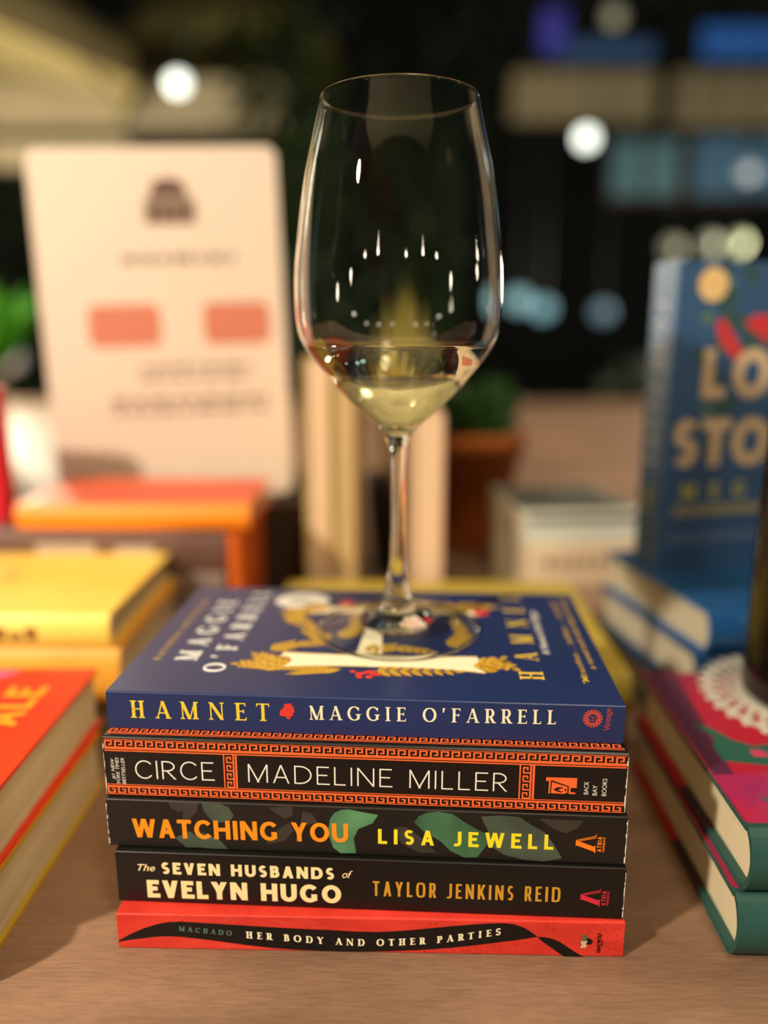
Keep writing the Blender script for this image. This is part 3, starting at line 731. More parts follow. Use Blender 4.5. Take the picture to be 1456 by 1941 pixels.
m = MB(); m.lathe([(1e-5, .0004), (.0110, .0012), (.0185, .0046), (.0195, .0064)] + catmull([(.0120, .0100), (.0086, .0125), (.0072, .0150), (.0063, .0205), (.0045, .0312), (.0036, .0474), (.0035, .0665), (.0038, .0813), (.0046, .0918), (.0073, .0993)], 6), 96); m.build('stem', GLASS, wg, True)
m = MB(); m.lathe([(.0170, .0003), (.0280, .0003), (.0385, .0)] + catmull([(.0400, .0004), (.0405, .0012), (.0395, .0019), (.0300, .0036), (.0215, .0062), (.0190, .0072)], 5), 128); m.build('foot', THIN_GLASS, wg, True)
m = MB(); m.lathe([(.0396 + .0011 * math.cos(2 * PI * k / 12), .0013 + .0011 * math.sin(2 * PI * k / 12)) for k in range(13)], 128); m.build('foot_rim', GLASS, wg, True)
WL = .1402
wi = [p for p in inn if p[1] < WL]
def rad_at(z):
    for a, b in zip(inn, inn[1:]):
        if a[1] <= z <= b[1]: return a[0] + (b[0] - a[0]) * (z - a[1]) / max(1e-9, b[1] - a[1])
m = MB(); rr = rad_at(WL)
m.lathe([(max(r + .0001, 1e-5), z - .0001) for r, z in wi] + [(rr + .0001, WL + .0005), (rr - .0008, WL + .0001), (rr - .003, WL), (1e-5, WL)], 128)
wn = m.build('white_wine', glass_mat('white_wine', (.985, .968, .86, 1), 1.34), None, True)
wn.location = (GX, GY, GZ); tag(wn, 'pale gold white wine in the bottom of the glass bowl', 'wine')

# ================================================================== LEFT FRONT STACK
def jacket_print(book, T, shapes, name, mt, lay=1):
    fr = Frame((0, 0, T), (1, 0, 0), (0, 1, 0), (0, 0, 1)); m = MB()
    for k, p in shapes: stamp(m, fr, [p], lay, k=k)
    return m.build(name, mt, book)
MOR = mat('orange_red_jacket', rgb(240, 70, 30), .4, .5, nscale=14, color2=rgb(222, 50, 24))
YB = mat('mustard_edge', rgb(196, 160, 40), .5)
g = 'orange red hardcovers in the near left stack'
for i, z in enumerate((0.0, .0335)):
    b = hardcover('hardcover_book', ['orange red hardcover with mustard edges, lower of the pair at the lower left', 'orange red hardcover with yellow cover lettering, upper of the pair at the lower left'][i],
                  (-.405, -.0135 - .006 * (1 - i), z), rad(0.3 if i else -.8), .242, .149, .0335, MOR if i else YB, PAGES, g, over=.0022)
    if i:
        fr = Frame((0, 0, .0335), (0, 1, 0), (-1, 0, 0), (0, 0, 1)); m = MB()
        stamp(m, fr, layout('GONZALEZ', BOLD, .0205, .128), 1, .010, -.2245); stamp(m, fr, layout('OLGA', BOLD, .024, .060), 1, .006, -.190)
        m.build('title_lettering', mat('gold_yellow_print', rgb(240, 168, 40), .5), b)
        jacket_print(b, .0335, [(0, [(.02, .126), (.190, .134), (.200, .147), (.02, .147)])], 'sky_print', mat('mauve_print', rgb(206, 104, 150), .5))
    else:
        m = MB(); m.box(.001, .2415, .006, .148, .03352, .0338); m.build('red_jacket', MOR, b)

# ================================================================== LEFT MIDDLE STACK
MYEL = mat('yellow_jacket', rgb(255, 224, 112), .42, .5, nscale=10, color2=rgb(250, 206, 84))
MYO = mat('amber_jacket', rgb(238, 170, 62), .45, .5, .12, 20)
for i, (z, t, mt, lb, y0, xr) in enumerate(((0, .031, mat('grey_green_jacket', rgb(120, 118, 96), .5), 'grey green hardcover at the bottom of the stack under the yellow book', .176, -.168),
                                        (.031, .0345, MYO, 'amber hardcover directly under the yellow book', .166, -.161),
                                        (.0655, .0225, MYEL, 'yellow hardcover with dark cover lettering, behind the orange red pair', .168, -.166))):
    b = hardcover('hardcover_book', lb, (xr - .225, y0, z), rad(-.6), .225, .145, t, mt, PAGES_GREY if i != 1 else PAGES, 'hardcovers in the left middle stack', over=.004)
    if i == 2:
        m = MB(); fr = Frame((0, 0, t), (1, 0, 0), (0, 1, 0), (0, 0, 1)); random.seed(8)
        for (x, y, w, h) in ((.020, .075, .040, .020), (.070, .110, .018, .010), (.092, .058, .060, .007), (.088, .082, .022, .012), (.130, .075, .014, .012), (.118, .100, .030, .006), (.03, .045, .03, .012)):
            stamp(m, fr, [ellipse(x, y, w / 2, h / 2, 12)], 1)
        m.build('cover_illustration', mat('olive_grey_print', rgb(176, 158, 92), .5), b)
        m = MB(); sf = Frame((0, -.0003, 0), (1, 0, 0), (0, 0, 1), (0, -1, 0))
        for k in range(9): x = .098 + k * .0095; stamp(m, sf, rects((x, x + .0068, .0075, .0150 - .003 * (k % 3 == 1))), 1)
        m.build('spine_lettering', mat('brown_print', rgb(150, 98, 44), .5), b)

# ================================================================== RIGHT FRONT STACK
MTEAL = mat('teal_spine', rgb(40, 84, 78), .5, .4, .2, 60)
MMAG = mat('crimson_jacket', rgb(176, 32, 52), .4, .45, nscale=12, color2=rgb(120, 30, 74))
for i, z in enumerate((0.0, .0295)):
    b = hardcover('hardcover_book', ['teal spined crimson hardcover, lower of the pair at the lower right', 'teal spined crimson hardcover with plant design, upper of the pair under the bottle'][i],
                  (.1448 + .003 * i, -.0062 - .0015 * (1 - i), z), rad(-1.7 + .5 * i), .236, .155, .0295, MMAG, PAGES, 'crimson hardcovers in the near right stack', over=.004, bulge=.007, bt=.0024, spine_mat=MTEAL)
    # board edges seen along the head: teal near the spine, plum, then red
    m = MB()
    for (y0, y1, k) in ((.008, .045, 0), (.045, .080, 1), (.080, .154, 2)): m.box(-.0004, .0006, y0, y1, .0001, .0023, k); m.box(-.0003, .0039, y0, y1, .0022, .0027, k)
    for (y0, y1, k) in ((.008, .154, 0),): m.box(-.0004, .0006, y0, y1, .0272, .0294, k)
    m.build('board_edge', [MTEAL, mat('plum_edge', rgb(58, 30, 46), .5), mat('red_edge', rgb(170, 26, 30), .5)], b)
    fr = Frame((0, 0, .0295), (1, 0, 0), (0, 1, 0), (0, 0, 1))
    m = MB()
    stamp(m, fr, [[(.001, .010), (.235, .010), (.235, .052), (.05, .050), (.001, .046)]], .4, k=2)
    stamp(m, fr, [[(.001, .046), (.010, .046), (.020, .153), (.001, .153)]], .4, k=3)
    for P_ in ([(.010, .058), (.030, .054), (.040, .060), (.034, .066), (.040, .074), (.030, .072), (.022, .078), (.016, .090), (.008, .094), (.014, .080), (.010, .070)],
               [(.020, .026), (.030, .040), (.024, .048), (.032, .046), (.040, .036), (.060, .034), (.060, .026), (.044, .022), (.030, .020)],
               [(.018, .016), (.034, .012), (.060, .011), (.060, .016), (.036, .018), (.020, .024), (.014, .030)],
               [(.060, .060), (.090, .064), (.120, .058), (.100, .076), (.076, .080)], [(.080, .020), (.120, .030), (.150, .020), (.120, .014)]):
        stamp(m, fr, [P_], .8, k=0)
    for P_ in ([(.032, .026), (.040, .028), (.050, .026), (.046, .032), (.038, .033)], [(.026, .062), (.034, .062), (.032, .068), (.026, .068)], [(.020, .020), (.040, .016), (.062, .017), (.040, .0175), (.022, .022)]):
        stamp(m, fr, [P_], 1.2, k=1)
    m.build('cover_illustration', [mat('green_plant_print', rgb(40, 92, 78), .45), mat('pink_print', rgb(200, 60, 100), .45), mat('magenta_print', rgb(150, 40, 96), .42, .5, nscale=40, color2=rgb(178, 34, 70)), mat('purple_print', rgb(84, 34, 64), .45)], b)
# bottle on a lace doily
MBOT = mat('dark_bottle_glass', rgb(14, 13, 11), .12, .5)
BX, BY, BZ = .2350, .1150, .0592
d = MB(); R0, R1 = .040, .056
for i in range(72):
    a, b_ = 2 * PI * i / 72, 2 * PI * (i + 1) / 72
    for (ra, rb) in ((.0, .041), (.0525, .056)):
        d.poly([(r * math.cos(t), r * math.sin(t), .0006) for r, t in ((ra + 1e-5, a), (rb, a), (rb, b_), (ra + 1e-5, b_))])
for i in range(36):
    a = 2 * PI * i / 36
    for (r, s_) in ((.0575, .0022), (.0440, .0026), (.0495, .0027)):
        aa = a + (PI / 36 if r == .0495 else 0); d.poly([(r * math.cos(aa) + s_ * math.cos(t), r * math.sin(aa) + s_ * math.sin(t), .0008) for t in [2 * PI * j / 10 for j in range(10)]])
do = d.build('lace_doily', mat('white_paper_lace', rgb(196, 192, 178), .8)); do.location = (BX, BY, BZ)
sm = do.modifiers.new('thickness', 'SOLIDIFY'); sm.thickness = .0005
tag(do, 'round white paper lace doily under the dark bottle', 'doily')
bt = thing('wine_bottle', 'tall dark glass bottle standing on the white doily', 'bottle', (BX, BY, BZ + .0010))
m = MB(); m.lathe([(1e-5, .0), (.034, .0), (.0365, .002), (.0375, .005)] + [(.0375, z / 1000) for z in range(20, 200, 20)] + catmull([(.0375, .195), (.035, .212), (.026, .235), (.0175, .255), (.0148, .275), (.0145, .300)], 4) + [(.0155, .301), (.0158, .312), (.0150, .314), (1e-5, .314)], 64); m.build('body', MBOT, bt, True)

# ================================================================== BLUE STACK WITH UPRIGHT BLUE BOOK
MBLU = mat('bright_blue_jacket', rgb(36, 96, 160), .30, .6, .15, 20); MBL2 = mat('navy_jacket', rgb(30, 66, 110), .4, .5)
for i in range(3):
    b = hardcover('hardcover_book', ['blue hardcover at the bottom of the stack under the upright blue book', 'navy blue hardcover in the middle of the stack under the upright blue book', 'bright blue hardcover lying directly under the upright blue book'][i],
                  (.190 + .005 * i, .178 - .003 * i, .029 * i), rad(9 + i), .22, .14, .029, MBLU if i == 2 else MBL2, PAGES_GREY, 'blue hardcovers lying in the right stack', over=.004, bulge=.006)
a = rad(13)
MLS = mat('slate_blue_cover', rgb(52, 92, 136), .42, .5, .15, 10)
ub = paperback('upright_book', 'upright slate blue book with big beige letters, standing on the blue stack', (.1915, .252, .0873), 0, .212, .14, .030, MLS, None, None,
               axes=((0, 0, 1), (math.cos(a), math.sin(a), 0), (-math.sin(a), math.cos(a), 0)), r=.0015)
cf2 = Frame((0, 0, 0), (0, 1, 0), (1, 0, 0), (0, 0, -1))
m = MB(); random.seed(5)
for i in range(70):
    t = random.uniform(.02, .135); h_ = random.uniform(.085, .208)
    if abs(t - .07) < .02 and h_ < .15: continue
    stamp(m, cf2, [ellipse(t, h_, random.uniform(.003, .009), random.uniform(.003, .007), 9)], .5 + .004 * i, k=random.choice((0, 0, 1)))
m.build('foliage_print', [mat('dark_teal_print', rgb(50, 84, 84), .5), mat('sage_print', rgb(92, 124, 108), .5)], ub)
m = MB(); stamp(m, cf2, layout('LOVE', ROUND, .033, .108), 2, .024, .1225); stamp(m, cf2, layout('STORY', ROUND, .033, .126), 2, .006, .0755)
m.build('title_lettering', mat('beige_letter_print', rgb(218, 190, 148), .5), ub)
m = MB(); stamp(m, cf2, layout('MEG', BOLD, .011, .050), 2, .016, .0530)
m.build('author_lettering', mat('olive_yellow_print', rgb(190, 186, 70), .5), ub)
m = MB(); stamp(m, cf2, rects((.010, .085, .041, .048), ), 1.5); stamp(m, cf2, rects((.008, .10, .022, .027)), 1.5, k=1)
m.build('tagline_print', [mat('khaki_print', rgb(150, 142, 104), .5), mat('dusty_blue_print', rgb(96, 116, 150), .5)], ub)
m = MB(); stamp(m, cf2, [ellipse(.026, .197, .011, .011, 24)], 1.6); m.build('moon_print', mat('moon_print', rgb(244, 206, 140), .5), ub)
m = MB(); stamp(m, cf2, [[(.030, .172), (.036, .176), (.050, .158), (.056, .146), (.048, .148), (.036, .158)], [(.052, .172), (.060, .178), (.10, .176), (.11, .166), (.07, .160)]], 1.7); m.build('bird_print', mat('scarlet_print', rgb(214, 54, 60), .5), ub)
sf2 = Frame((.0, 0, .030), (1, 0, 0), (0, 0, -1), (0, -1, 0))
sfr = Frame((.0, 0, 0), (-1, 0, 0), (0, 0, 1), (0, -1, 0))
m = MB(); stamp(m, sfr, layout('LOVE STORY', BOLD, .0125, .112), 1, -.186, .010)
stamp(m, sfr, layout('MEG', BOLD, .0080, .020), 1, -.060, .012, k=1); m.build('spine_lettering', [mat('pale_blue_print', rgb(150, 160, 176), .5), mat('yellow_green_print', rgb(150, 160, 90), .5)], ub)

# ================================================================== BOOKS BEHIND THE CENTRE STACK
MOY = mat('olive_yellow_jacket', rgb(196, 172, 70), .5, .4, .1, 20)
hardcover('hardcover_book', 'grey hardcover flat on the table under the mustard one', (-.075, .166, 0), rad(-.5), .225, .185, .025, mat('warm_grey_jacket', rgb(130, 116, 100), .5), PAGES, 'hardcovers behind the centre stack', over=.004)
hardcover('hardcover_book', 'mustard yellow hardcover showing just past the blue book cover', (-.080, .164, .025), rad(-.3), .232, .184, .025, MOY, PAGES, 'hardcovers behind the centre stack', over=.004)
def standing(label, x0, x1, y, h, d, cov, pages, tilt=0.0, grp=None, kind=hardcover):
    """a book on its tail with its fore-edge towards us: thickness across, spine away"""
    w = x1 - x0
    return kind('upright_book', label, (x0, y + d, 0), 0, h, d, w, cov, pages, grp, axes=((0, 0, 1), (0, -1, 0), (1, 0, 0)))
MTAN = mat('tan_cloth_cover', rgb(186, 152, 92), .6)
standing('tallest upright book with tan page edges, beside the sign', -.0665, -.0450, .372, .233, .15, mat('straw_cover', rgb(212, 186, 122), .6), PAGES_PINK, grp='upright books behind the glass')
standing('upright book with tan covers between the taller one and the glass stem', -.0447, -.0240, .374, .226, .15, MTAN, PAGES_TAN, grp='upright books behind the glass')
standing('shorter upright book with pale pink page edges, right of the glass stem', .0215, .0495, .365, .187, .13, mat('pale_cover', rgb(216, 178, 148), .6), PAGES_PINK, grp='upright books behind the glass')
# white and grey stack
for i, (z, t, c, lb, w) in enumerate(((0, .024, rgb(190, 160, 130), 'beige paperback at the bottom of the pale stack behind the glass', .115), (.024, .038, rgb(240, 214, 180), 'cream book in the middle of the pale stack', .112), (.062, .029, rgb(222, 226, 214), 'grey white paperback on top of the pale stack', .112))):
    b = paperback('paperback_book', lb, (.1320 - .002 * i, .412 + .003 * i, z), rad(6), w, .13, t, mat('pale_cover', c, .5), PAGES, 'books in the pale stack', r=.002)
    m = MB(); sf = Frame((0, 0, 0), (1, 0, 0), (0, 0, 1), (0, -1, 0))
    if i == 1:
        for k in range(6): stamp(m, sf, rects((.018 + k * .012, .026 + k * .012, .014, .026)), 1)
        m.build('spine_lettering', mat('brown_grey_print', rgb(176, 148, 118), .5), b)
    if i == 2:
        tp = Frame((0, 0, t), (1, 0, 0), (0, 1, 0), (0, 0, 1))
        stamp(m, tp, rects((.002, w - .002, .012, .128)), 1); stamp(m, sf, rects((.004, w - .003, t * .70, t * .93)), 1)
        m.build('cover_print', mat('charcoal_print', rgb(84, 84, 78), .5), b)

# orange book on its dark stack, red book at the edge
for i, (z, t, c) in enumerate(((0, .036, rgb(70, 52, 42)), (.036, .036, rgb(126, 104, 92)), (.072, .0345, rgb(110, 78, 66)))):
    b = hardcover('hardcover_book', ['dark brown hardcover at the bottom of the stack under the orange book', 'taupe hardcover in the middle of the stack under the orange book', 'red brown hardcover directly under the flat orange book'][i],
              (-.332 + .003 * i, .300 + .002 * (2 - i), z), rad(-.5 + i * .4), .205, .12, t, mat('brown_jacket', c, .5, .4, .2, 30), PAGES, 'brown hardcovers under the orange book', over=.004)
    if i == 2:
        m = MB(); sf = Frame((0, -.0003, 0), (1, 0, 0), (0, 0, 1), (0, -1, 0))
        stamp(m, sf, rects((.060, .105, .010, .024), (.120, .150, .012, .022)), 1); m.build('spine_print', mat('grey_print', rgb(176, 164, 150), .5), b)
hardcover('hardcover_book', 'flat orange book with red cover in front of the white sign', (-.279, .298, .1068), rad(-.5), .177, .112, .0195, mat('red_orange_jacket', rgb(232, 92, 42), .4, .5, nscale=9, color2=rgb(206, 70, 40)), PAGES, over=.004, spine_mat=mat('bright_orange_spine', rgb(252, 142, 20), .45))
hardcover('upright_book', 'narrow upright book with shade-darkened orange spine under the end of the flat orange book', (-.1225, .296, .0), 0, .1055, .10, .0120, mat('shaded_orange_jacket', rgb(206, 92, 16), .5), PAGES, axes=((0, 0, 1), (0, 1, 0), (-1, 0, 0)))  # orange darkened in its colour for the shadow it stands in
bpy.data.objects[COL.objects[-1].parent.name].location = (-.1075, .296, 0)
hardcover('upright_book', 'bright red book standing upright at the left edge beside the sign', (-.300, .312, .1068), 0, .105, .16, .022, mat('scarlet_jacket', rgb(214, 22, 44), .45), PAGES, axes=((0, 0, 1), (-1, 0, 0), (0, -1, 0)))
bpy.data.objects[COL.objects[-1].parent.name].location = (-.2955, .345, .1068)

# ================================================================== SIGN
m = MB(); m.box(-.330, -.070, .425, .60, 0, .0995)
rs = m.build('display_riser', mat('dark_riser_wood', rgb(64, 48, 34), .6, .3, .3, 20)); tag(rs, 'dark wooden riser block carrying the white sign', 'riser')
ya, le, ro = rad(6), rad(3), rad(1.6)                       # turned, leaning back and a little askew
_M = Matrix.Rotation(ya, 3, 'Z') @ Matrix.Rotation(-le, 3, 'X') @ Matrix.Rotation(-ro, 3, 'Y')
sg = thing('sign', 'white upright sign card with two salmon boxes', 'sign', (-.1920, .4420, .1022), 0, None, axes=[tuple(_M.col[k]) for k in range(3)])
def rrect(x0, x1, z0, z1, r, n=5):
    out = []
    for (cx, cz, a0) in ((x1 - r, z0 + r, -90), (x1 - r, z1 - r, 0), (x0 + r, z1 - r, 90), (x0 + r, z0 + r, 180)):
        for i in range(n + 1): a = rad(a0 + 90 * i / n); out.append((cx + r * math.cos(a), cz + r * math.sin(a)))
    return out
def slab(pts, y0, y1, name, mt, par):
    n = len(pts); V = [(p[0], y0, p[1]) for p in pts] + [(p[0], y1, p[1]) for p in pts]
    return mesh(name, V, [list(range(n)), list(range(2 * n - 1, n - 1, -1))] + [[i, n + i, n + (i + 1) % n, (i + 1) % n] for i in range(n)], mt, par)
slab(rrect(-.1070, .1070, .0, .3080, .010), 0, .0022, 'card', mat('cream_card', rgb(220, 202, 182), .6), sg)
fr = Frame((-.1070, 0, .308), (1, 0, 0), (0, 0, -1), (0, -1, 0))       # v runs down from the card's head
PX = .214 / 460
def sq(x0, x1, y0, y1): return [((x0) * PX, y0 * PX), (x0 * PX, y1 * PX), (x1 * PX, y1 * PX), (x1 * PX, y0 * PX)]
m = MB(); stamp(m, fr, [[(a * PX, b * PX) for a, b in [(218, 90), (292, 90), (284, 62), (256, 54), (226, 62)]]], 1, k=0); stamp(m, fr, [sq(208, 304, 92, 138)], 1, k=1)
for k_ in range(4): stamp(m, fr, [sq(216 + k_ * 22, 228 + k_ * 22, 104, 138)], 1.5, k=0)
m.build('logo_print', [mat('brown_logo', rgb(92, 58, 44), .6), mat('taupe_logo', rgb(122, 100, 80), .6)], sg)
random.seed(9); INK = mat('warm_grey_ink', rgb(140, 122, 102), .6)
for (y, x0, x1, hh) in ((193, 160, 372, 17), (400, 176, 388, 12), (422, 176, 388, 10), (462, 116, 420, 14), (484, 116, 420, 12)):
    x = x0; m = MB()
    while x < x1:
        w = random.uniform(14, 40); stamp(m, fr, [sq(x, min(x + w, x1), y, y + hh)], 1); x += w + 9
    m.build('text_line_print', INK, sg)
for x0, x1 in ((86, 222), (304, 432)):
    m = MB(); p = rrect(x0 * PX, x1 * PX, 284 * PX, 364 * PX, .008); stamp(m, fr, [p[::-1]], 1); m.build('salmon_box_print', mat('salmon_print', rgb(200, 118, 90), .6), sg)
m = MB(); m.tube([(-.03, .004, .17), (-.03, .090, .006)], .002, seg=6); m.tube([(.03, .004, .17), (.03, .090, .006)], .002, seg=6)
m.build('easel_prop', mat('clear_grey_acrylic', rgb(176, 170, 146), .2, .5), sg)

# ================================================================== PLANTS
def blade(mb, base, tip, w, k=0, sag=.0, n=6):
    base, tip = Vector(base), Vector(tip); d = tip - base; side = d.cross(Vector((0, -1, .3)))
    side = side.normalized() if side.length > 1e-6 else Vector((1, 0, 0)); pts = []
    for i in range(n + 1):
        t = i / n; p = base + d * t + Vector((0, 0, -sag * t * t)); ww = w * (math.sin(PI * min(1, t * .85 + .15)) ** .8) / 2
        pts.append((p - side * ww, p + side * ww + Vector((0, -.15 * ww, 0)), p + Vector((0, .25 * ww, 0))))
    for i in range(n):
        a, b = pts[i], pts[i + 1]
        mb.poly([a[0], a[2], b[2], b[0]], k); mb.poly([a[2], a[1], b[1], b[2]], k)
MTERRA = mat('terracotta', rgb(164, 88, 26), .75, .3, .25, 30, bump=.3, bscale=120)
MLEAF = mat('dark_leaf', rgb(38, 74, 26), .5, .4, .4, 40); MOLV = mat('olive_blade', rgb(176, 158, 66), .5, .4, .3, 60); MLIME = mat('lime_leaf', rgb(96, 190, 52), .5, .4, .2, 40)
SOIL = mat('soil', rgb(40, 28, 20), .9)
pp = thing('potted_plant', 'leafy dark green plant in an orange terracotta pot behind the glass', 'plant', (.098, .640, 0))
m = MB(); m.lathe([(1e-5, 0), (.040, 0), (.044, .01), (.063, .118), (.068, .118), (.069, .140), (.062, .140), (.060, .122), (1e-5, .120)], 40); m.build('pot', MTERRA, pp, True)
m = MB(); random.seed(2)
for i in range(60):
    a = random.uniform(0, 2 * PI); r = random.uniform(.02, .07); h_ = random.uniform(.02, .085)
    blade(m, (math.cos(a) * .02, math.sin(a) * .02, .125), (math.cos(a) * r - .005, math.sin(a) * r, .13 + h_), .022)
m.build('foliage', MLEAF, pp)
sp_ = thing('spiky_plant', 'spiky olive green plant in a small dark pot seen through the wine glass', 'plant', (.020, .545, 0))
m = MB(); m.lathe([(1e-5, 0), (.032, 0), (.042, .10), (.042, .105), (.038, .105), (.037, .095), (1e-5, .093)], 32); m.build('pot', mat('dark_pot', rgb(50, 40, 32), .6), sp_, True)
m = MB(); random.seed(6)
for (x, z) in ((.0, .305), (-.016, .290), (.006, .300), (.020, .285), (-.028, .268), (.026, .262), (-.008, .272), (.013, .266), (-.02, .25), (.02, .245)):
    blade(m, (x * .5 + random.uniform(-.004, .004), random.uniform(-.012, .012), .094), (x, random.uniform(-.01, .01), z), .0105)
m.build('foliage', MOLV, sp_)
lp = thing('potted_plant', 'bright lime green plant in a grey pot far left behind the sign', 'plant', (-.86, 1.35, 0))
m = MB(); m.lathe([(1e-5, 0), (.06, 0), (.085, .17), (.085, .18), (.078, .18), (.07, .16), (1e-5, .158)], 32); m.build('pot', mat('pale_grey_pot', rgb(150, 142, 130), .6), lp, True)
m = MB()
for i in range(60):
    a = random.uniform(0, 2 * PI); r = random.uniform(.05, .16); blade(m, (math.cos(a) * .03, math.sin(a) * .03, .165), (math.cos(a) * r, math.sin(a) * r, .25 + random.uniform(-.02, .10)), .05)
m.build('foliage', MLIME, lp)

# ================================================================== NIGHT GARDEN BEYOND THE TABLE
def leafy(name, n, box, size, mats, seed, label=None):
    m = MB(); random.seed(seed)
    for i in range(n):
        c = Vector([random.uniform(a, b) for a, b in box]); d = Vector((random.gauss(0, 1), random.gauss(0, 1), random.gauss(0, 1))).normalized() * size * random.uniform(.6, 1.3)
        u = d.orthogonal().normalized() * size * .3
        m.poly([c - d, c + u, c + d, c - u], random.randrange(len(mats)))
    return m.build(name, mats)
HG = [mat('night_leaf', rgb(24, 38, 16), .6), mat('moss_leaf', rgb(44, 62, 22), .6), mat('blackish_leaf', rgb(14, 22, 14), .6)]  # leaf greens of different depth, picked at random per leaf
h = leafy('hedge', 9000, ((-3.2, 3.2), (5.5, 6.2), (-.75, 2.7)), .11, HG, 11); h['kind'] = 'stuff'; tag(h, 'dark green hedge behind the table', 'hedge')
for (x, y, z0, z1, w, sd) in ((-.42, 3.2, .2, 1.45, .22, 21), (.22, 3.7, .1, 1.2, .22, 22), (1.15, 3.0, -.3, .1, .16, 23)):
    s_ = thing('tall_shrub', ['tall dark shrub between the sign and the glass', 'dark shrub directly behind the glass bowl', 'low dark shrub behind the table on the right'][sd - 21], 'shrub', (x, y, -.75))
    m = MB(); random.seed(sd)
    for i in range(500):
        c = Vector((random.gauss(0, w * .5), random.gauss(0, w * .4), random.uniform(z0 + .75, z1 + .75))); d = Vector((random.gauss(0, 1), random.gauss(0, 1), random.gauss(0, 1))).normalized() * .07
        u = d.orthogonal().normalized() * .025; m.poly([c - d, c + u, c + d, c - u], random.randrange(3))
    m.build('foliage', [mat('shrub_leaf', rgb(44, 74, 20), .6), HG[1], HG[0]], s_)
    m = MB(); m.tube([(0, 0, 0), (0, 0, z0 + .75 + .3)], .03, .02); m.build('trunk', MDW, s_)
# canopies
pg = thing('added_canopy', 'unseen tan canvas canopy on four posts, added over the table to lighten the wine', 'canopy', (0, -.35, -.75))  # out-of-view canopy added so the wine has something lit to reflect
m = MB(); m.box(-1.75, 1.75, -1.95, 1.95, 2.95, 2.97); m.build('canvas', mat('pale_canvas', rgb(196, 184, 150), .8, .2, .1, 4), pg)
for x in (-1.7, 1.7):
    for y in (-1.9, 1.9):
        m = MB(); m.box(x - .04, x + .04, y - .04, y + .04, 0, 2.95); m.build('post', MDW, pg)
MTC = mat('tan_canvas', rgb(168, 156, 112), .8, .2, .1, 4)
def umbrella(label, cx, cy, zt, zr, r, mt, n=8, rot=0.0):
    u = thing('patio_umbrella', label, 'umbrella', (cx, cy, -.75), 0, 'patio umbrellas')
    m = MB(); T0 = (0, 0, zt + .75)
    for i in range(n):
        a, b = rot + 2 * PI * i / n, rot + 2 * PI * (i + 1) / n
        A = (r * math.cos(a), r * math.sin(a), zr + .75); B = (r * math.cos(b), r * math.sin(b), zr + .75)
        m.poly([A, B, T0]); m.poly([B, A, (A[0], A[1], A[2] - .12), (B[0], B[1], B[2] - .12)])
    c = m.build('canopy', mt, u); s2 = c.modifiers.new('thickness', 'SOLIDIFY'); s2.thickness = .006
    m = MB(); m.tube([(0, 0, 0), T0], .025); m.build('pole', MDW, u)
    for i in range(n):
        a = rot + 2 * PI * i / n; m = MB(); m.tube([(.03 * math.cos(a), .03 * math.sin(a), zt + .74), (r * math.cos(a), r * math.sin(a), zr + .73)], .008, seg=6); m.build('rib', MDW, u)
umbrella('tan canvas umbrella at the upper left', -1.95, 3.3, 2.05, 1.36, .92, MTC)
umbrella('olive canvas umbrella above the sign, further back', -.90, 4.75, 2.35, 1.80, .68, mat('olive_canvas', rgb(120, 112, 66), .8, .2, .1, 4), rot=.3)
m = MB(); m.box(-3.0, -.50, 3.95, 4.1, 1.22, 1.44); m.box(-3.0, -1.25, 3.85, 3.92, 1.02, 1.14); structure(m.build('trim_1', mat('grey_tan_board', rgb(150, 140, 118), .8, .2, .15, 3)))
m = MB(); m.box(.72, 1.50, 4.5, 4.65, 1.38, 1.63); m.box(1.60, 3.4, 4.5, 4.65, 1.36, 1.63); structure(m.build('trim_2', mat('tan_fascia', rgb(150, 140, 112), .8, .2, .12, 3)))
m = MB(); m.box(.60, 3.4, 4.52, 4.62, -.75, 1.36)
structure(m.build('wall_back', mat('dark_blue_wall', rgb(7, 9, 9), .9, .1)))
for i, (x0, x1, z0, z1, c, s_) in enumerate(((1.28, 1.66, .98, 1.28, (.08, .20, .26, 1), .04), (1.74, 2.36, .98, 1.30, (.06, .16, .28, 1), .07))):
    wf = thing('window_%d' % (i + 1), '', '', (0, 0, 0)); del wf['label']; del wf['category']; wf['kind'] = 'structure'
    m = MB(); m.box(x0, x1, 4.505, 4.515, z0, z1); m.build('pane', glow('blue_lit_pane', c, s_), wf)
    m = MB(); m.box(x0 - .03, x1 + .03, 4.47, 4.52, z0 - .03, z0); m.box(x0 - .03, x1 + .03, 4.47, 4.52, z1, z1 + .03); m.box(x0 - .03, x0, 4.47, 4.52, z0, z1); m.box(x1, x1 + .03, 4.47, 4.52, z0, z1); m.box((x0 + x1) / 2 - .01, (x0 + x1) / 2 + .01, 4.48, 4.52, z0, z1)
    m.build('frame', MDW, wf)
def strip(label, x0, x1, y, z, hgt, c, s_):
    o = thing('light_strip', label, 'light strip', (x0, y, z), 0, 'blue light strips on the fascia')
    m = MB(); m.box(0, x1 - x0, .0, .02, 0, hgt); m.build('diffuser', glow('blue_strip_glow', c, s_), o)
    m = MB(); m.box(-.01, x1 - x0 + .01, .02, .05, -.01, hgt + .01); m.build('housing', BLK, o)
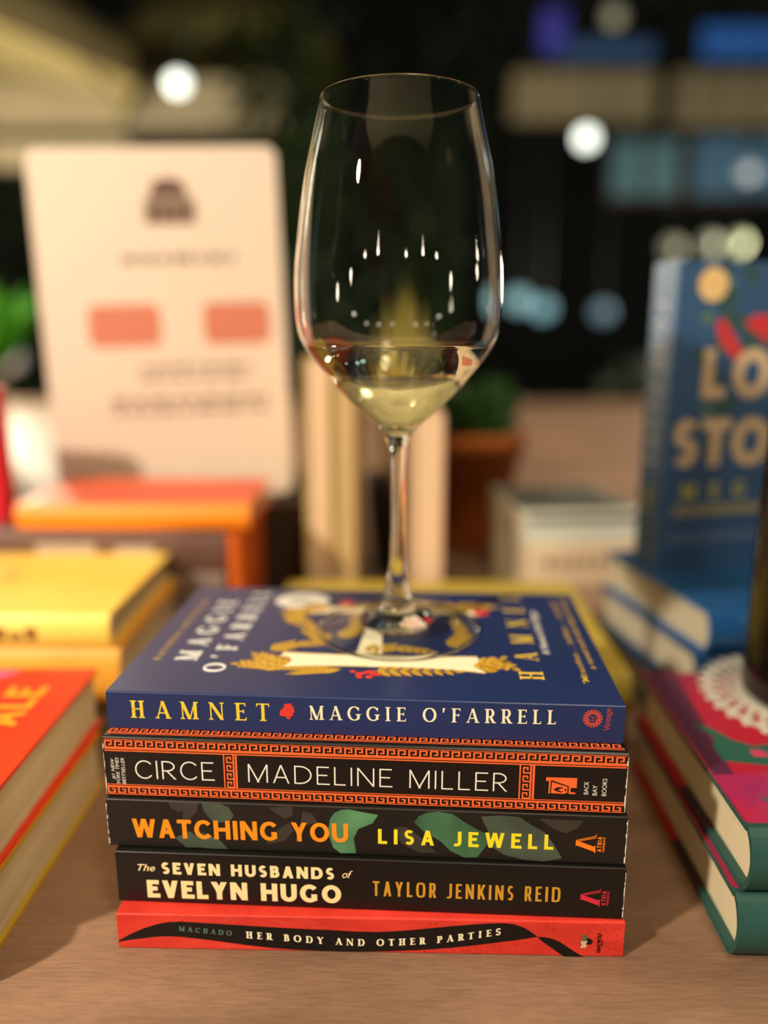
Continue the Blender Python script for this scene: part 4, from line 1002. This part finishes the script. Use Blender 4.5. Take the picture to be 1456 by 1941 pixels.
strip('dim blue light strip above the left part of the fascia', .88, 1.46, 4.45, 1.67, .10, (.03, .08, .20, 1), .20)
strip('bright blue light strip above the right part of the fascia', 1.72, 3.2, 4.45, 1.68, .16, (.02, .10, .34, 1), .42)
strip('violet light strip highest on the fascia', .84, .97, 4.4, 1.70, .20, (.05, .05, .40, 1), .25)
# globe lamps hanging in the dark
def globe(label, x, y, z, r, c, s_, top):
    o = thing('globe_lamp', label, 'lamp', (x, y, z), 0, 'small globe lamps in the dark')
    m = MB(); n = 12; m.lathe([(max(1e-5, r * math.sin(PI * i / n)), -r * math.cos(PI * i / n)) for i in range(n + 1)], 20); m.build('globe', glow('lamp_globe', c, s_), o, True)
    m = MB(); m.tube([(0, 0, r * .95), (0, 0, top - z)], .004, seg=6); m.build('cord', BLK, o)
for (x, y, z, r, c, s_, lb) in ((-.780, 3.0, 1.157, .034, (.86, .93, .84, 1), 3.4, 'bright white globe lamp above the sign'), (.777, 3.0, .965, .034, (.86, .93, .84, 1), 3.4, 'bright white globe lamp below the tan fascia'),
                                (1.753, 3.8, .990, .044, (.40, .46, .56, 1), .30, 'dim grey globe lamp near the blue window'), (1.280, 3.4, .602, .040, (.45, .46, .36, 1), .26, 'dim lamp just above the upright blue book spine'),
                                (1.442, 3.4, .619, .040, (.42, .46, .36, 1), .24, 'dim lamp above the big letters of the blue book'), (1.570, 3.4, .624, .040, (.40, .44, .30, 1), .22, 'dim lamp furthest along above the blue book'),
                                (.577, 3.2, .369, .045, (.30, .58, .66, 1), .62, 'pale cyan lamp just right of the glass bowl'), (.679, 3.2, .336, .042, (.28, .58, .70, 1), .55, 'second cyan lamp overlapping the one by the bowl'),
                                (.988, 3.4, .325, .042, (.20, .34, .46, 1), .38, 'dim blue lamp between the bowl and the blue book'), (1.066, 3.8, 1.661, .044, (.5, .5, .36, 1), .3, 'dim lamp at the top above the fascia'),
                                (-1.291, 2.5, .153, .040, (.5, .48, .44, 1), .5, 'dull grey lamp at the left edge beside the sign')):
    globe(lb, x, y, z, r, c, s_, max(2.2, z + .3))
